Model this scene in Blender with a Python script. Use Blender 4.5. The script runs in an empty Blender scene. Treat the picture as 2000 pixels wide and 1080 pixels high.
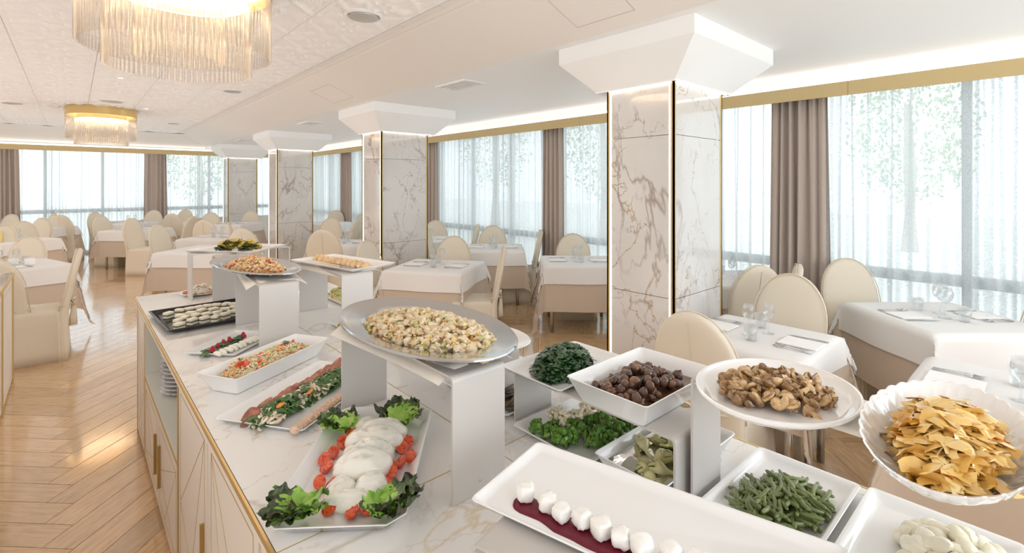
import bpy, bmesh, math, random
from mathutils import Vector, Matrix, Euler, noise as mnoise
PI = math.pi
R = math.radians
rnd = random.Random(7)
SC = bpy.context.scene
COL = SC.collection

# ------------------------------------------------------------------ camera, sky, exposure
CAM_H = 1.65
cd = bpy.data.cameras.new('camera'); cam = bpy.data.objects.new('camera', cd); COL.objects.link(cam)
cam.location = (0, 0, CAM_H); cam.rotation_euler = (R(90), 0, R(-41.9))
cd.sensor_width = 36; cd.lens = 955 / 2000 * 36; cd.shift_y = -180.3 / 2000; cd.clip_start = .05; cd.clip_end = 200
SC.camera = cam
SC.view_settings.view_transform = 'Standard'; SC.view_settings.look = 'None'
SC.view_settings.gamma = 1; SC.view_settings.use_curve_mapping = False
SC.view_settings.exposure = 1.25
w = bpy.data.worlds.new('sky'); SC.world = w; w.use_nodes = True
bg = w.node_tree.nodes['Background']; bg.inputs[0].default_value = (0.86, 0.93, 1.0, 1); bg.inputs[1].default_value = 1.6
w.light_settings.distance = 4.0; w.light_settings.ao_factor = .34
SC.cycles.use_fast_gi = True; SC.cycles.fast_gi_method = 'ADD'
SC.cycles.max_bounces = 10; SC.cycles.diffuse_bounces = 5; SC.cycles.glossy_bounces = 4
SC.cycles.transmission_bounces = 6; SC.cycles.transparent_max_bounces = 24
SC.cycles.caustics_reflective = False; SC.cycles.caustics_refractive = False
SC.cycles.sample_clamp_indirect = 6

# ------------------------------------------------------------------ mesh helpers
class MB:
    def __init__(s): s.v = []; s.f = []; s.m = []; s.uv = None
    def add(s, vs, fs, mi=0, M=None):
        b = len(s.v)
        s.v += [tuple(M @ Vector(p)) for p in vs] if M is not None else [tuple(p) for p in vs]
        s.f += [tuple(i + b for i in f) for f in fs]; s.m += [mi] * len(fs)
        return s
    def box(s, x0, x1, y0, y1, z0, z1, mi=0, M=None):
        return s.add([(x0,y0,z0),(x1,y0,z0),(x1,y1,z0),(x0,y1,z0),(x0,y0,z1),(x1,y0,z1),(x1,y1,z1),(x0,y1,z1)],
            [(0,3,2,1),(4,5,6,7),(0,1,5,4),(1,2,6,5),(2,3,7,6),(3,0,4,7)], mi, M)
    def loft(s, loops, cap0=True, cap1=True, mi=0, M=None, closed=True):
        n = len(loops[0]); vs = [p for l in loops for p in l]; fs = []
        for k in range(len(loops) - 1):
            for i in range(n if closed else n - 1):
                j = (i + 1) % n
                fs.append((k*n+i, k*n+j, (k+1)*n+j, (k+1)*n+i))
        if cap0: fs.append(tuple(range(n))[::-1])
        if cap1: fs.append(tuple((len(loops)-1)*n + i for i in range(n)))
        return s.add(vs, fs, mi, M)
    def lathe(s, prof, n=24, sx=1, sy=1, mi=0, M=None, cap0=True, cap1=True):
        return s.loft([[(r*sx*math.cos(2*PI*i/n), r*sy*math.sin(2*PI*i/n), z) for i in range(n)] for r, z in prof], cap0, cap1, mi, M)
    def tube(s, pts, rad, n=6, mi=0, M=None, flat=1.0):
        loops = []
        P = [Vector(p) for p in pts]
        for k, p in enumerate(P):
            t = (P[min(k+1, len(P)-1)] - P[max(k-1, 0)])
            t = t.normalized() if t.length > 1e-9 else Vector((0,0,1))
            a = t.cross(Vector((0,0,1)));
            if a.length < 1e-3: a = t.cross(Vector((1,0,0)))
            a.normalize(); b = a.cross(t)
            r = rad[k] if isinstance(rad, (list, tuple)) else rad
            loops.append([tuple(p + a*r*math.cos(2*PI*i/n) + b*r*flat*math.sin(2*PI*i/n)) for i in range(n)])
        return s.loft(loops, True, True, mi, M)
    def mesh(s, name, mats, smooth=False):
        me = bpy.data.meshes.new(name); me.from_pydata(s.v, [], s.f)
        for m in (mats if isinstance(mats, (list, tuple)) else [mats]): me.materials.append(m)
        if any(s.m): me.polygons.foreach_set('material_index', s.m)
        bm = bmesh.new(); bm.from_mesh(me); bmesh.ops.recalc_face_normals(bm, faces=bm.faces); bm.to_mesh(me); bm.free()
        if smooth:
            me.polygons.foreach_set('use_smooth', [True]*len(me.polygons))
            if smooth is not True: me.set_sharp_from_angle(angle=R(smooth))
        me.update(); return me
    def build(s, name, mats, parent=None, smooth=False, loc=None, rot=None):
        return link(name, s.mesh(name, mats, smooth), parent, loc, rot)
def link(name, me, parent=None, loc=None, rot=None, scale=None):
    o = bpy.data.objects.new(name, me); COL.objects.link(o)
    if parent: o.parent = parent
    if loc is not None: o.location = loc
    if rot is not None: o.rotation_euler = rot
    if scale is not None: o.scale = scale if hasattr(scale, '__len__') else (scale,)*3
    return o
def tag(o, label=None, cat=None, group=None, kind=None):
    if label: o['label'] = label
    if cat: o['category'] = cat
    if group: o['group'] = group
    if kind: o['kind'] = kind
    return o
def empty(name, loc=(0,0,0), rz=0.0):
    o = bpy.data.objects.new(name, None); COL.objects.link(o); o.location = loc; o.rotation_euler = (0,0,rz); o.empty_display_size = .1
    return o
def copy_tree(o, parent=None):
    c = o.copy(); COL.objects.link(c); c.parent = parent
    for ch in KIDS.get(o.name, []): KIDS.setdefault(c.name, []).append(copy_tree(ch, c))
    return c
KIDS = {}
def kid(p, c): KIDS.setdefault(p.name, []).append(c); return c
def rr(hx, hy, r, n=4, z=0.0, cx=0, cy=0):
    out = []
    for q, (sx, sy) in enumerate(((1,1),(-1,1),(-1,-1),(1,-1))):
        for i in range(n+1):
            a = q*PI/2 + i*PI/2/n
            out.append((cx + sx*(hx-r) + r*math.cos(a), cy + sy*(hy-r) + r*math.sin(a), z))
    return out
def Tm(x=0, y=0, z=0, rx=0, ry=0, rz=0, s=1):
    S = Matrix.Diagonal((s,s,s,1)) if not hasattr(s, '__len__') else Matrix.Diagonal((*s,1))
    return Matrix.Translation((x,y,z)) @ Euler((rx,ry,rz)).to_matrix().to_4x4() @ S
def ico(sub=1):
    bm = bmesh.new(); bmesh.ops.create_icosphere(bm, subdivisions=sub, radius=1)
    v = [tuple(x.co) for x in bm.verts]; f = [tuple(q.index for q in x.verts) for x in bm.faces]; bm.free(); return v, f
ICO = {1: ico(1), 2: ico(2), 3: ico(3), 4: ico(4)}
def blob(mb, M, jit=.15, sub=1, mi=0, seed=None, fr=1.3):
    v, f = ICO[sub]; o = Vector((rnd.uniform(0,50), rnd.uniform(0,50), 0))
    mb.add([tuple(Vector(p) * (1 + jit*mnoise.noise(Vector(p)*fr + o))) for p in v], f, mi, M)
    return mb

# ------------------------------------------------------------------ materials
MATS = {}
def nt(name):
    m = bpy.data.materials.new(name); m.use_nodes = True
    return m, m.node_tree.nodes, m.node_tree.links, m.node_tree.nodes['Principled BSDF']
def C(c): return (c[0], c[1], c[2], 1)
def mat(name, col, rough=.5, metal=0, coat=0, var=0, vscale=8, bump=0, bscale=60, sss=0, sheen=0, spec=None, emit=None, es=0, vstretch=(1,1,1)):
    if name in MATS: return MATS[name]
    m, N, L, b = nt(name)
    b.inputs['Base Color'].default_value = C(col); b.inputs['Roughness'].default_value = rough; b.inputs['Metallic'].default_value = metal
    b.inputs['Coat Weight'].default_value = coat; b.inputs['Coat Roughness'].default_value = .08
    if spec is not None: b.inputs['Specular IOR Level'].default_value = spec
    if sss: b.inputs['Subsurface Weight'].default_value = sss; b.inputs['Subsurface Radius'].default_value = (.02,.012,.008); b.inputs['Subsurface Scale'].default_value = .5
    if sheen: b.inputs['Sheen Weight'].default_value = sheen
    if emit: b.inputs['Emission Color'].default_value = C(emit); b.inputs['Emission Strength'].default_value = es
    tc = N.new('ShaderNodeTexCoord'); mp = N.new('ShaderNodeMapping'); L.new(tc.outputs['Object'], mp.inputs[0])
    mp.inputs['Scale'].default_value = vstretch
    if var:
        n = N.new('ShaderNodeTexNoise'); n.inputs['Scale'].default_value = vscale; n.inputs['Detail'].default_value = 5
        oi = N.new('ShaderNodeObjectInfo'); ad = N.new('ShaderNodeVectorMath'); ad.operation = 'ADD'
        L.new(mp.outputs[0], ad.inputs[0]); L.new(oi.outputs['Random'], ad.inputs[1]); L.new(ad.outputs[0], n.inputs[0])
        r = N.new('ShaderNodeMix'); r.data_type = 'RGBA'
        r.inputs[6].default_value = C([max(0, c*(1-var)) for c in col]); r.inputs[7].default_value = C([min(1, c*(1+var)) for c in col])
        L.new(n.outputs[0], r.inputs[0]); L.new(r.outputs[2], b.inputs['Base Color'])
    if bump:
        n2 = N.new('ShaderNodeTexNoise'); n2.inputs['Scale'].default_value = bscale; n2.inputs['Detail'].default_value = 4; L.new(mp.outputs[0], n2.inputs[0])
        bp = N.new('ShaderNodeBump'); bp.inputs['Strength'].default_value = bump; bp.inputs['Distance'].default_value = .004
        L.new(n2.outputs[0], bp.inputs['Height']); L.new(bp.outputs[0], b.inputs['Normal'])
    MATS[name] = m; return m
def ramp_mat(name, stops, scale=20, rough=.4, detail=4, distort=0, coat=0, stretch=(1,1,1), bump=.3, sss=0):
    """colour ramp over noise: food and stone surfaces that have several colours of their own"""
    if name in MATS: return MATS[name]
    m, N, L, b = nt(name); b.inputs['Roughness'].default_value = rough; b.inputs['Coat Weight'].default_value = coat
    if sss: b.inputs['Subsurface Weight'].default_value = sss; b.inputs['Subsurface Radius'].default_value = (.01,.006,.003)
    tc = N.new('ShaderNodeTexCoord'); mp = N.new('ShaderNodeMapping'); L.new(tc.outputs['Object'], mp.inputs[0]); mp.inputs['Scale'].default_value = stretch
    oi = N.new('ShaderNodeObjectInfo'); ml = N.new('ShaderNodeMath'); ml.operation = 'MULTIPLY'; ml.inputs[1].default_value = 17; L.new(oi.outputs['Random'], ml.inputs[0])
    ad = N.new('ShaderNodeVectorMath'); ad.operation = 'ADD'; L.new(mp.outputs[0], ad.inputs[0]); L.new(ml.outputs[0], ad.inputs[1])
    n = N.new('ShaderNodeTexNoise'); n.inputs['Scale'].default_value = scale; n.inputs['Detail'].default_value = detail; n.inputs['Distortion'].default_value = distort
    L.new(ad.outputs[0], n.inputs[0])
    cr = N.new('ShaderNodeValToRGB'); e = cr.color_ramp.elements
    e[0].position, e[0].color = stops[0][0], C(stops[0][1]); e[1].position, e[1].color = stops[-1][0], C(stops[-1][1])
    for p, c in stops[1:-1]: q = e.new(p); q.color = C(c)
    L.new(n.outputs[0], cr.inputs[0]); L.new(cr.outputs[0], b.inputs['Base Color'])
    if bump:
        bp = N.new('ShaderNodeBump'); bp.inputs['Strength'].default_value = bump; bp.inputs['Distance'].default_value = .003
        L.new(n.outputs[0], bp.inputs['Height']); L.new(bp.outputs[0], b.inputs['Normal'])
    MATS[name] = m; return m
def marble(name, base, cloud, vein, vscale=1.0, rough=.08, vw=.035, gold=None, coat=.5):
    if name in MATS: return MATS[name]
    m, N, L, b = nt(name); b.inputs['Roughness'].default_value = rough; b.inputs['Coat Weight'].default_value = coat; b.inputs['Coat Roughness'].default_value = .02
    g = N.new('ShaderNodeNewGeometry'); mp = N.new('ShaderNodeMapping'); L.new(g.outputs['Position'], mp.inputs[0])
    mp.inputs['Rotation'].default_value = (.3, .5, .6); mp.inputs['Scale'].default_value = (vscale, vscale*1.0, vscale*.62)
    def layer(scale, width, seed, dist):
        n = N.new('ShaderNodeTexNoise'); n.noise_dimensions = '4D'; n.inputs['W'].default_value = seed; n.inputs['Scale'].default_value = scale
        n.inputs['Detail'].default_value = 6; n.inputs['Roughness'].default_value = .55; n.inputs['Distortion'].default_value = dist; L.new(mp.outputs[0], n.inputs[0])
        s = N.new('ShaderNodeMath'); s.operation = 'SUBTRACT'; s.inputs[1].default_value = .5; L.new(n.outputs[0], s.inputs[0])
        a = N.new('ShaderNodeMath'); a.operation = 'ABSOLUTE'; L.new(s.outputs[0], a.inputs[0])
        r = N.new('ShaderNodeMapRange'); r.inputs['From Min'].default_value = 0; r.inputs['From Max'].default_value = width; r.inputs['To Min'].default_value = 1; r.inputs['To Max'].default_value = 0
        L.new(a.outputs[0], r.inputs[0])
        k = N.new('ShaderNodeTexNoise'); k.inputs['Scale'].default_value = scale*1.3; L.new(mp.outputs[0], k.inputs[0])
        kr = N.new('ShaderNodeMapRange'); kr.inputs['From Min'].default_value = .42; kr.inputs['From Max'].default_value = .62; L.new(k.outputs[0], kr.inputs[0])
        mu = N.new('ShaderNodeMath'); mu.operation = 'MULTIPLY'; L.new(r.outputs[0], mu.inputs[0]); L.new(kr.outputs[0], mu.inputs[1])
        return mu.outputs[0]
    cl = N.new('ShaderNodeTexNoise'); cl.inputs['Scale'].default_value = 1.6; cl.inputs['Detail'].default_value = 5; L.new(mp.outputs[0], cl.inputs[0])
    cr = N.new('ShaderNodeMapRange'); cr.inputs['From Min'].default_value = .4; cr.inputs['From Max'].default_value = .75; L.new(cl.outputs[0], cr.inputs[0])
    m1 = N.new('ShaderNodeMix'); m1.data_type = 'RGBA'; m1.inputs[6].default_value = C(base); m1.inputs[7].default_value = C(cloud); L.new(cr.outputs[0], m1.inputs[0])
    prev = m1.outputs[2]
    for i, (sc, wd, dd, cc) in enumerate(((1.1, vw, .8, vein), (3.0, vw*.55, .6, vein), (1.7, vw*.6, 1.0, gold or vein))):
        mm = N.new('ShaderNodeMix'); mm.data_type = 'RGBA'; mm.inputs[7].default_value = C(cc)
        L.new(layer(sc, wd, 3.1+i*4.7, dd), mm.inputs[0]); L.new(prev, mm.inputs[6]); prev = mm.outputs[2]
    L.new(prev, b.inputs['Base Color']); MATS[name] = m; return m

def wood_mat():
    m, N, L, b = nt('oak_floor'); b.inputs['Roughness'].default_value = .2; b.inputs['Coat Weight'].default_value = 1.0; b.inputs['Coat Roughness'].default_value = .09; b.inputs['Coat IOR'].default_value = 1.75
    uv = N.new('ShaderNodeUVMap'); mp = N.new('ShaderNodeMapping'); L.new(uv.outputs[0], mp.inputs[0]); mp.inputs['Scale'].default_value = (1.0, 9, 1)
    n = N.new('ShaderNodeTexNoise'); n.inputs['Scale'].default_value = 5; n.inputs['Detail'].default_value = 8; n.inputs['Roughness'].default_value = .65; n.inputs['Distortion'].default_value = .3; L.new(mp.outputs[0], n.inputs[0])
    cr = N.new('ShaderNodeValToRGB'); e = cr.color_ramp.elements
    e[0].position, e[0].color = .25, (.42,.23,.105,1); e[1].position, e[1].color = .75, (.72,.50,.29,1); q = e.new(.48); q.color = (.60,.38,.20,1)
    L.new(n.outputs[0], cr.inputs[0])
    # tone per plank: each plank sits at its own integer offset in the map
    sp = N.new('ShaderNodeSeparateXYZ'); L.new(uv.outputs[0], sp.inputs[0])
    fl = N.new('ShaderNodeMath'); fl.operation = 'FLOOR'; L.new(sp.outputs[0], fl.inputs[0])
    wn = N.new('ShaderNodeTexWhiteNoise'); wn.noise_dimensions = '1D'; L.new(fl.outputs[0], wn.inputs['W'])
    mr = N.new('ShaderNodeMapRange'); mr.inputs['To Min'].default_value = .84; mr.inputs['To Max'].default_value = 1.14; L.new(wn.outputs['Value'], mr.inputs[0])
    vm = N.new('ShaderNodeVectorMath'); vm.operation = 'SCALE'; L.new(cr.outputs[0], vm.inputs[0]); L.new(mr.outputs[0], vm.inputs['Scale'])
    L.new(vm.outputs[0], b.inputs['Base Color'])
    bp = N.new('ShaderNodeBump'); bp.inputs['Strength'].default_value = .08; bp.inputs['Distance'].default_value = .002; L.new(n.outputs[0], bp.inputs['Height']); L.new(bp.outputs[0], b.inputs['Normal'])
    return m
def glass_mat(name, tint=(.985,.995,1), refl=1, base_t=.985):
    m, N, L, b = nt(name); N.remove(b); out = N['Material Output']
    t = N.new('ShaderNodeBsdfTransparent'); t.inputs[0].default_value = C([c*base_t for c in tint])
    g = N.new('ShaderNodeBsdfGlossy'); g.inputs['Roughness'].default_value = .03; g.inputs[0].default_value = (refl, refl, refl, 1)
    lw = N.new('ShaderNodeLayerWeight'); lw.inputs[0].default_value = .42
    mr = N.new('ShaderNodeMapRange'); mr.inputs['To Min'].default_value = .03; mr.inputs['To Max'].default_value = .45; L.new(lw.outputs['Fresnel'], mr.inputs[0])
    mx = N.new('ShaderNodeMixShader'); L.new(mr.outputs[0], mx.inputs[0]); L.new(t.outputs[0], mx.inputs[1]); L.new(g.outputs[0], mx.inputs[2]); L.new(mx.outputs[0], out.inputs[0])
    return m
def sheer_mat():
    m, N, L, b = nt('sheer_voile'); N.remove(b); out = N['Material Output']
    t = N.new('ShaderNodeBsdfTransparent'); t.inputs[0].default_value = (.95,.98,1,1)
    tl = N.new('ShaderNodeBsdfTranslucent'); tl.inputs[0].default_value = (.56,.60,.605,1)
    df = N.new('ShaderNodeBsdfDiffuse'); df.inputs[0].default_value = (.74,.77,.77,1)
    a = N.new('ShaderNodeMixShader'); a.inputs[0].default_value = .42; L.new(tl.outputs[0], a.inputs[1]); L.new(df.outputs[0], a.inputs[2])
    g = N.new('ShaderNodeNewGeometry'); mp = N.new('ShaderNodeMapping'); mp.inputs['Scale'].default_value = (1,1,.55); L.new(g.outputs['Position'], mp.inputs[0])
    v = N.new('ShaderNodeTexVoronoi'); v.inputs['Scale'].default_value = 110; L.new(mp.outputs[0], v.inputs[0])
    mr = N.new('ShaderNodeMapRange'); mr.inputs['From Max'].default_value = .8; mr.inputs['To Min'].default_value = .10; mr.inputs['To Max'].default_value = -.10; L.new(v.outputs[0], mr.inputs[0])
    lw = N.new('ShaderNodeLayerWeight'); lw.inputs[0].default_value = .5; fr = N.new('ShaderNodeMapRange'); fr.inputs['To Min'].default_value = .76; fr.inputs['To Max'].default_value = 1.12; L.new(lw.outputs['Facing'], fr.inputs[0])
    ad = N.new('ShaderNodeMath'); ad.operation = 'ADD'; ad.use_clamp = True; L.new(mr.outputs[0], ad.inputs[0]); L.new(fr.outputs[0], ad.inputs[1])
    mx = N.new('ShaderNodeMixShader'); L.new(ad.outputs[0], mx.inputs[0]); L.new(t.outputs[0], mx.inputs[1]); L.new(a.outputs[0], mx.inputs[2]); L.new(mx.outputs[0], out.inputs[0])
    return m
def cloth_mat(name, col, trans=.0, bump=.25, bscale=30, rough=.85):
    m, N, L, b = nt(name); out = N['Material Output']; b.inputs['Base Color'].default_value = C(col); b.inputs['Roughness'].default_value = rough; b.inputs['Sheen Weight'].default_value = .15; b.inputs['Specular IOR Level'].default_value = .2
    tc = N.new('ShaderNodeTexCoord'); n = N.new('ShaderNodeTexNoise'); n.inputs['Scale'].default_value = bscale; n.inputs['Detail'].default_value = 5; L.new(tc.outputs['Object'], n.inputs[0])
    bp = N.new('ShaderNodeBump'); bp.inputs['Strength'].default_value = bump; bp.inputs['Distance'].default_value = .006; L.new(n.outputs[0], bp.inputs['Height']); L.new(bp.outputs[0], b.inputs['Normal'])
    if trans:
        tl = N.new('ShaderNodeBsdfTranslucent'); tl.inputs[0].default_value = C(col); mx = N.new('ShaderNodeMixShader'); mx.inputs[0].default_value = trans
        L.new(b.outputs[0], mx.inputs[1]); L.new(tl.outputs[0], mx.inputs[2]); L.new(mx.outputs[0], out.inputs[0])
    return m
def emit_mat(name, col, s):
    m, N, L, b = nt(name); b.inputs['Base Color'].default_value = C(col); b.inputs['Emission Color'].default_value = C(col); b.inputs['Emission Strength'].default_value = s
    return m
M_ceil = mat('ceiling_paint', (.90,.89,.88), .6)
M_ceil_cool = mat('bulkhead_paint', (.90,.90,.90), .55)
M_cove = mat('cove_bounce_tone', (.83,.79,.75), .5, spec=.4)  # warm bounce from the floor is put into this beige colour
M_tile = mat('ceiling_tile', (.92,.90,.89), .55)
M_gold = mat('brushed_brass', (.80,.60,.28), .35, metal=.85, bump=.05, bscale=200)
M_goldflat = mat('brass_paint', (.62,.48,.25), .5, metal=.25)
M_goldline = mat('gold_inlay', (.60,.43,.18), .4, metal=.5)
M_led = emit_mat('led_diffuser', (1,.96,.92), .85)
M_led2 = emit_mat('led_column_strip', (1,.88,.76), 2.6)
M_warm = emit_mat('warm_led_ring', (1,.80,.55), 4.5)
M_marb = marble('column_marble', (.69,.665,.64), (.59,.57,.55), (.33,.27,.23), 1.0, .06, .012, (.42,.30,.18))
M_top = marble('worktop_marble', (.86,.84,.815), (.79,.77,.745), (.62,.56,.48), .9, .06, .014, (.68,.54,.34), .6)
M_bronze = mat('handle_bronze', (.40,.24,.07), .4, metal=.4)
M_cab = mat('cabinet_lacquer', (.80,.75,.69), .35)
M_niche = mat('niche_lacquer', (.76,.75,.68), .4)
M_ris = mat('riser_metal', (.58,.55,.52), .4, metal=.1, bump=.03, bscale=120)
M_por = mat('white_melamine', (.88,.88,.88), .12, coat=.6)
M_por2 = mat('white_porcelain', (.90,.885,.87), .1, coat=.7)
M_silver = mat('polished_steel', (.60,.62,.65), .13, metal=1)
M_chrome = mat('chrome', (.62,.62,.63), .15, metal=1)
M_black = mat('black_tray_gloss', (.012,.012,.015), .12, spec=.35)
M_chair = cloth_mat('chair_cover_cream', (.76,.68,.555), .12, .55, 7)
M_chair2 = cloth_mat('chair_cover_ribbon', (.72,.63,.48), .05, .3, 20)
M_over = cloth_mat('white_tablecloth', (.86,.835,.81), .10, .15, 22)
M_under = cloth_mat('beige_undercloth', (.62,.51,.41), .06, .2, 22)
M_drape = cloth_mat('taupe_drape', (.47,.39,.34), .05, .15, 20, .7)
M_sheer = sheer_mat()
M_napk = cloth_mat('paper_napkin', (.84,.78,.70), .1, .1, 60)
M_wnap = cloth_mat('linen_napkin', (.88,.86,.84), .0, .1, 60)
M_glass = glass_mat('clear_glass'); M_pane = glass_mat('window_glass', (1,1,1), .5, .97)
M_frame = mat('window_frame_grey', (.45,.47,.47), .4)
M_wall = mat('wall_paint', (.80,.77,.73), .6)
M_vent = mat('vent_grey', (.55,.55,.54), .4, metal=.4)
M_ventd = mat('vent_dark', (.33,.33,.33), .5)
M_wood = wood_mat()
M_grass = ramp_mat('lawn', [(.3,(.10,.22,.05)),(.7,(.25,.38,.12))], 3, .9)
M_leafy = ramp_mat('tree_leaves', [(.3,(.10,.22,.08)),(.7,(.34,.48,.24))], 5, .7)
M_bark = mat('bark', (.34,.29,.24), .9)

# ------------------------------------------------------------------ structure: floor
XR, YF = 5.13, 15.5
floor = empty('floor'); tag(floor, kind='structure')
sub = MB().box(-5, XR+.3, -2.5, YF+.3, -.15, -.012).build('subfloor', mat('floor_joint', (.22,.14,.08), .6), floor)
PW, PN = .15, 5
def plank_verts(mb, a0, b0, a1, b1, uvs, idx):
    c = math.sqrt(.5)
    def T(a, b): return ((a - b)*c, (a + b)*c)
    g = .0009; h = .0
    pts = [T(a0+g,b0+g), T(a1-g,b0+g), T(a1-g,b1-g), T(a0+g,b1-g)]
    bevel = [T(a0+g+.002,b0+g+.002), T(a1-g-.002,b0+g+.002), T(a1-g-.002,b1-g-.002), T(a0+g+.002,b1-g-.002)]
    vs = [(*p,-.014) for p in pts] + [(*p,-.0008) for p in pts] + [(*p,0) for p in bevel]
    mb.add(vs, [(0,1,5,4),(1,2,6,5),(2,3,7,6),(3,0,4,7),(4,5,9,8),(5,6,10,9),(6,7,11,10),(7,4,8,11),(8,9,10,11)])
    horiz = (a1-a0) > (b1-b0); off = idx*1.0
    for p in [(a0,b0),(a1,b0),(a1,b1),(a0,b1)]*3:
        u, v = ((p[0]-a0)/(PW*PN)*.9+.05, (p[1]-b0)) if horiz else ((p[1]-b0)/(PW*PN)*.9+.05, (p[0]-a0))
        uvs.append((off + u, v + (idx*.37) % 7))
def set_uv(me, uvs):
    l = me.uv_layers.new(name='UVMap')
    for lp in me.loops: l.data[lp.index].uv = uvs[lp.vertex_index]
planks = []
c45 = math.sqrt(.5)
for k in range(-60, 160):
    for m_ in range(-16, 17):
        for kind in (0, 1):
            a, b = (k + 2*PN*m_, k) if kind == 0 else (k, k + 1 + 2*PN*m_)
            la, lb = (PN, 1) if kind == 0 else (1, PN)
            ca, cb = (a + la/2)*PW, (b + lb/2)*PW
            x, y = (ca - cb)*c45, (ca + cb)*c45
            if -3.2 < x < XR and -1.6 < y < YF-.1: planks.append((x, y, a*PW, b*PW, (a+la)*PW, (b+lb)*PW))
def seen(x, y):
    d = x*.668 + y*.744; r_ = x*.744 - y*.668
    if d < .5 or abs(r_/d) > 1.15 or 359.7 + 955*1.65/d > 1180: return 1e9
    if .25 < x < 1.5 and y < 4.2: return 1e8
    return d + (6 if x > 1.5 else 0)
planks.sort(key=lambda p: seen(p[0], p[1]))
for i, p in enumerate(planks[:280]):
    mb = MB(); uvs = []; plank_verts(mb, *p[2:], uvs, i)
    me = bpy.data.meshes.new('floor_plank'); me.from_pydata(mb.v, [], mb.f); me.materials.append(M_wood); set_uv(me, uvs)
    link('floor_plank', me, floor)
mb = MB(); uvs = []
for i, p in enumerate(planks[280:]): plank_verts(mb, *p[2:], uvs, i+280)
me = bpy.data.meshes.new('parquet'); me.from_pydata(mb.v, [], mb.f); me.materials.append(M_wood); set_uv(me, uvs)
tag(link('parquet', me, floor), kind='stuff')

# ------------------------------------------------------------------ structure: ceiling
ZM, ZC, XB = 2.92, 2.67, 2.665
YC, XM = 14.6, 2.0
ceil = empty('ceiling'); tag(ceil, kind='structure')
MB().box(-5, XR+.4, -1.8, YF+.3, ZM+.12, ZM+.3).build('ceiling_slab', M_ceil, ceil)
# embossed square tiles
def tile_mesh():
    n = 28; s = .291; mb = MB(); vs = []; fs = []
    def h(u, v):
        r = math.hypot(u, v); a = math.atan2(v, u); q = max(abs(u), abs(v))
        z = 0.0
        if q > .93: z = -.006 * (q-.93)/.07*0 
        z -= .027 * max(0, math.cos(4*a)) * max(0, 1-abs(r-.62)/.3)
        z -= .024 * max(0, 1-abs(r-.30)/.12) * (.6+.4*math.cos(8*a))
        z -= .011 * max(0, 1-r/.12)
        z += .006 * max(0, 1-abs(q-.86)/.05)
        z -= .018*max(0, 1-abs((abs(u)+abs(v))-1.25)/.16)
        return z
    for j in range(n+1):
        for i in range(n+1):
            u, v = -1+2*i/n, -1+2*j/n; vs.append((u*s, v*s, h(u,v) if 0 < i < n and 0 < j < n else 0))
    for j in range(n):
        for i in range(n): fs.append((j*(n+1)+i, (j+1)*(n+1)+i, (j+1)*(n+1)+i+1, j*(n+1)+i+1))
    mb.add(vs, fs)
    mb.add([(-s,-s,0),(s,-s,0),(s,s,0),(-s,s,0),(-s,-s,.016),(s,-s,.016),(s,s,.016),(-s,s,.016)], [(0,1,5,4),(1,2,6,5),(2,3,7,6),(3,0,4,7)])
    me = bpy.data.meshes.new('ceiling_tile'); me.from_pydata(mb.v, [], mb.f); me.materials.append(M_tile); me.update(); return me
TILE = tile_mesh()
for i in range(7):
    for j in range(24):
        link('ceiling_tile', TILE, ceil, (1.93-.2925-.585*i, .595+.2925+.585*j, ZM))
for j in range(24): MB().box(1.935, 2.0, .60+.585*j, 1.177+.585*j, ZM, ZM+.02).build('border_tile', M_cove, ceil)
MB().box(-5, -2.17, -1.8, YC, ZM, ZM+.02).box(-2.17, 2.0, -1.8, .59, ZM, ZM+.02).box(-2.17, 2.0, 14.64, 14.7, ZM, ZM+.02).build('plain_ceiling', M_ceil, ceil)
# sloped cove down to the window bays, with a stepped moulding
YB = 15.32
mb = MB(); t = .03
mb.add([(XM+.07,-1.8,ZM-.015),(XB,-1.8,ZC),(XB,YB,ZC),(XM+.07,YC,ZM-.015)], [(0,1,2,3)])
mb.add([(XM+.07,-1.8,ZM+.03),(XB,-1.8,ZC+.05),(XB,YB,ZC+.05),(XM+.07,YC,ZM+.03)], [(0,3,2,1)])
mb.add([(XB,-1.8,ZC),(XB,YB,ZC),(XB,YB,ZC+.05),(XB,-1.8,ZC+.05)], [(0,1,2,3)])
mb.build('ceiling_cove', M_cove, ceil)
mb = MB()
for (a, za, b, zb) in ((0, 0, .03, -.012), (.03, -.012, .055, -.006), (.055, -.006, .075, -.02)):
    mb.add([(XM+a,-1.8,ZM+za),(XM+b,-1.8,ZM+zb),(XM+b,YC,ZM+zb),(XM+a,YC,ZM+za)], [(0,1,2,3)])
mb.build('cove_moulding', M_cove, ceil)
mb = MB()
mb.add([(-5,YC,ZM),(XM+.07,YC,ZM-.015),(XB,YB,ZC),(XB,YF,2.60),(-5,YF,2.60),(-5,YF-.2,2.66)], [(0,1,2,3,4,5)])
mb.build('ceiling_cove_end', M_cove, ceil)
mb = MB().box(XB, XR+.3, -1.8, YF+.2, ZC, ZC+.1).build('bay_ceiling', M_ceil_cool, ceil)
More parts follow.
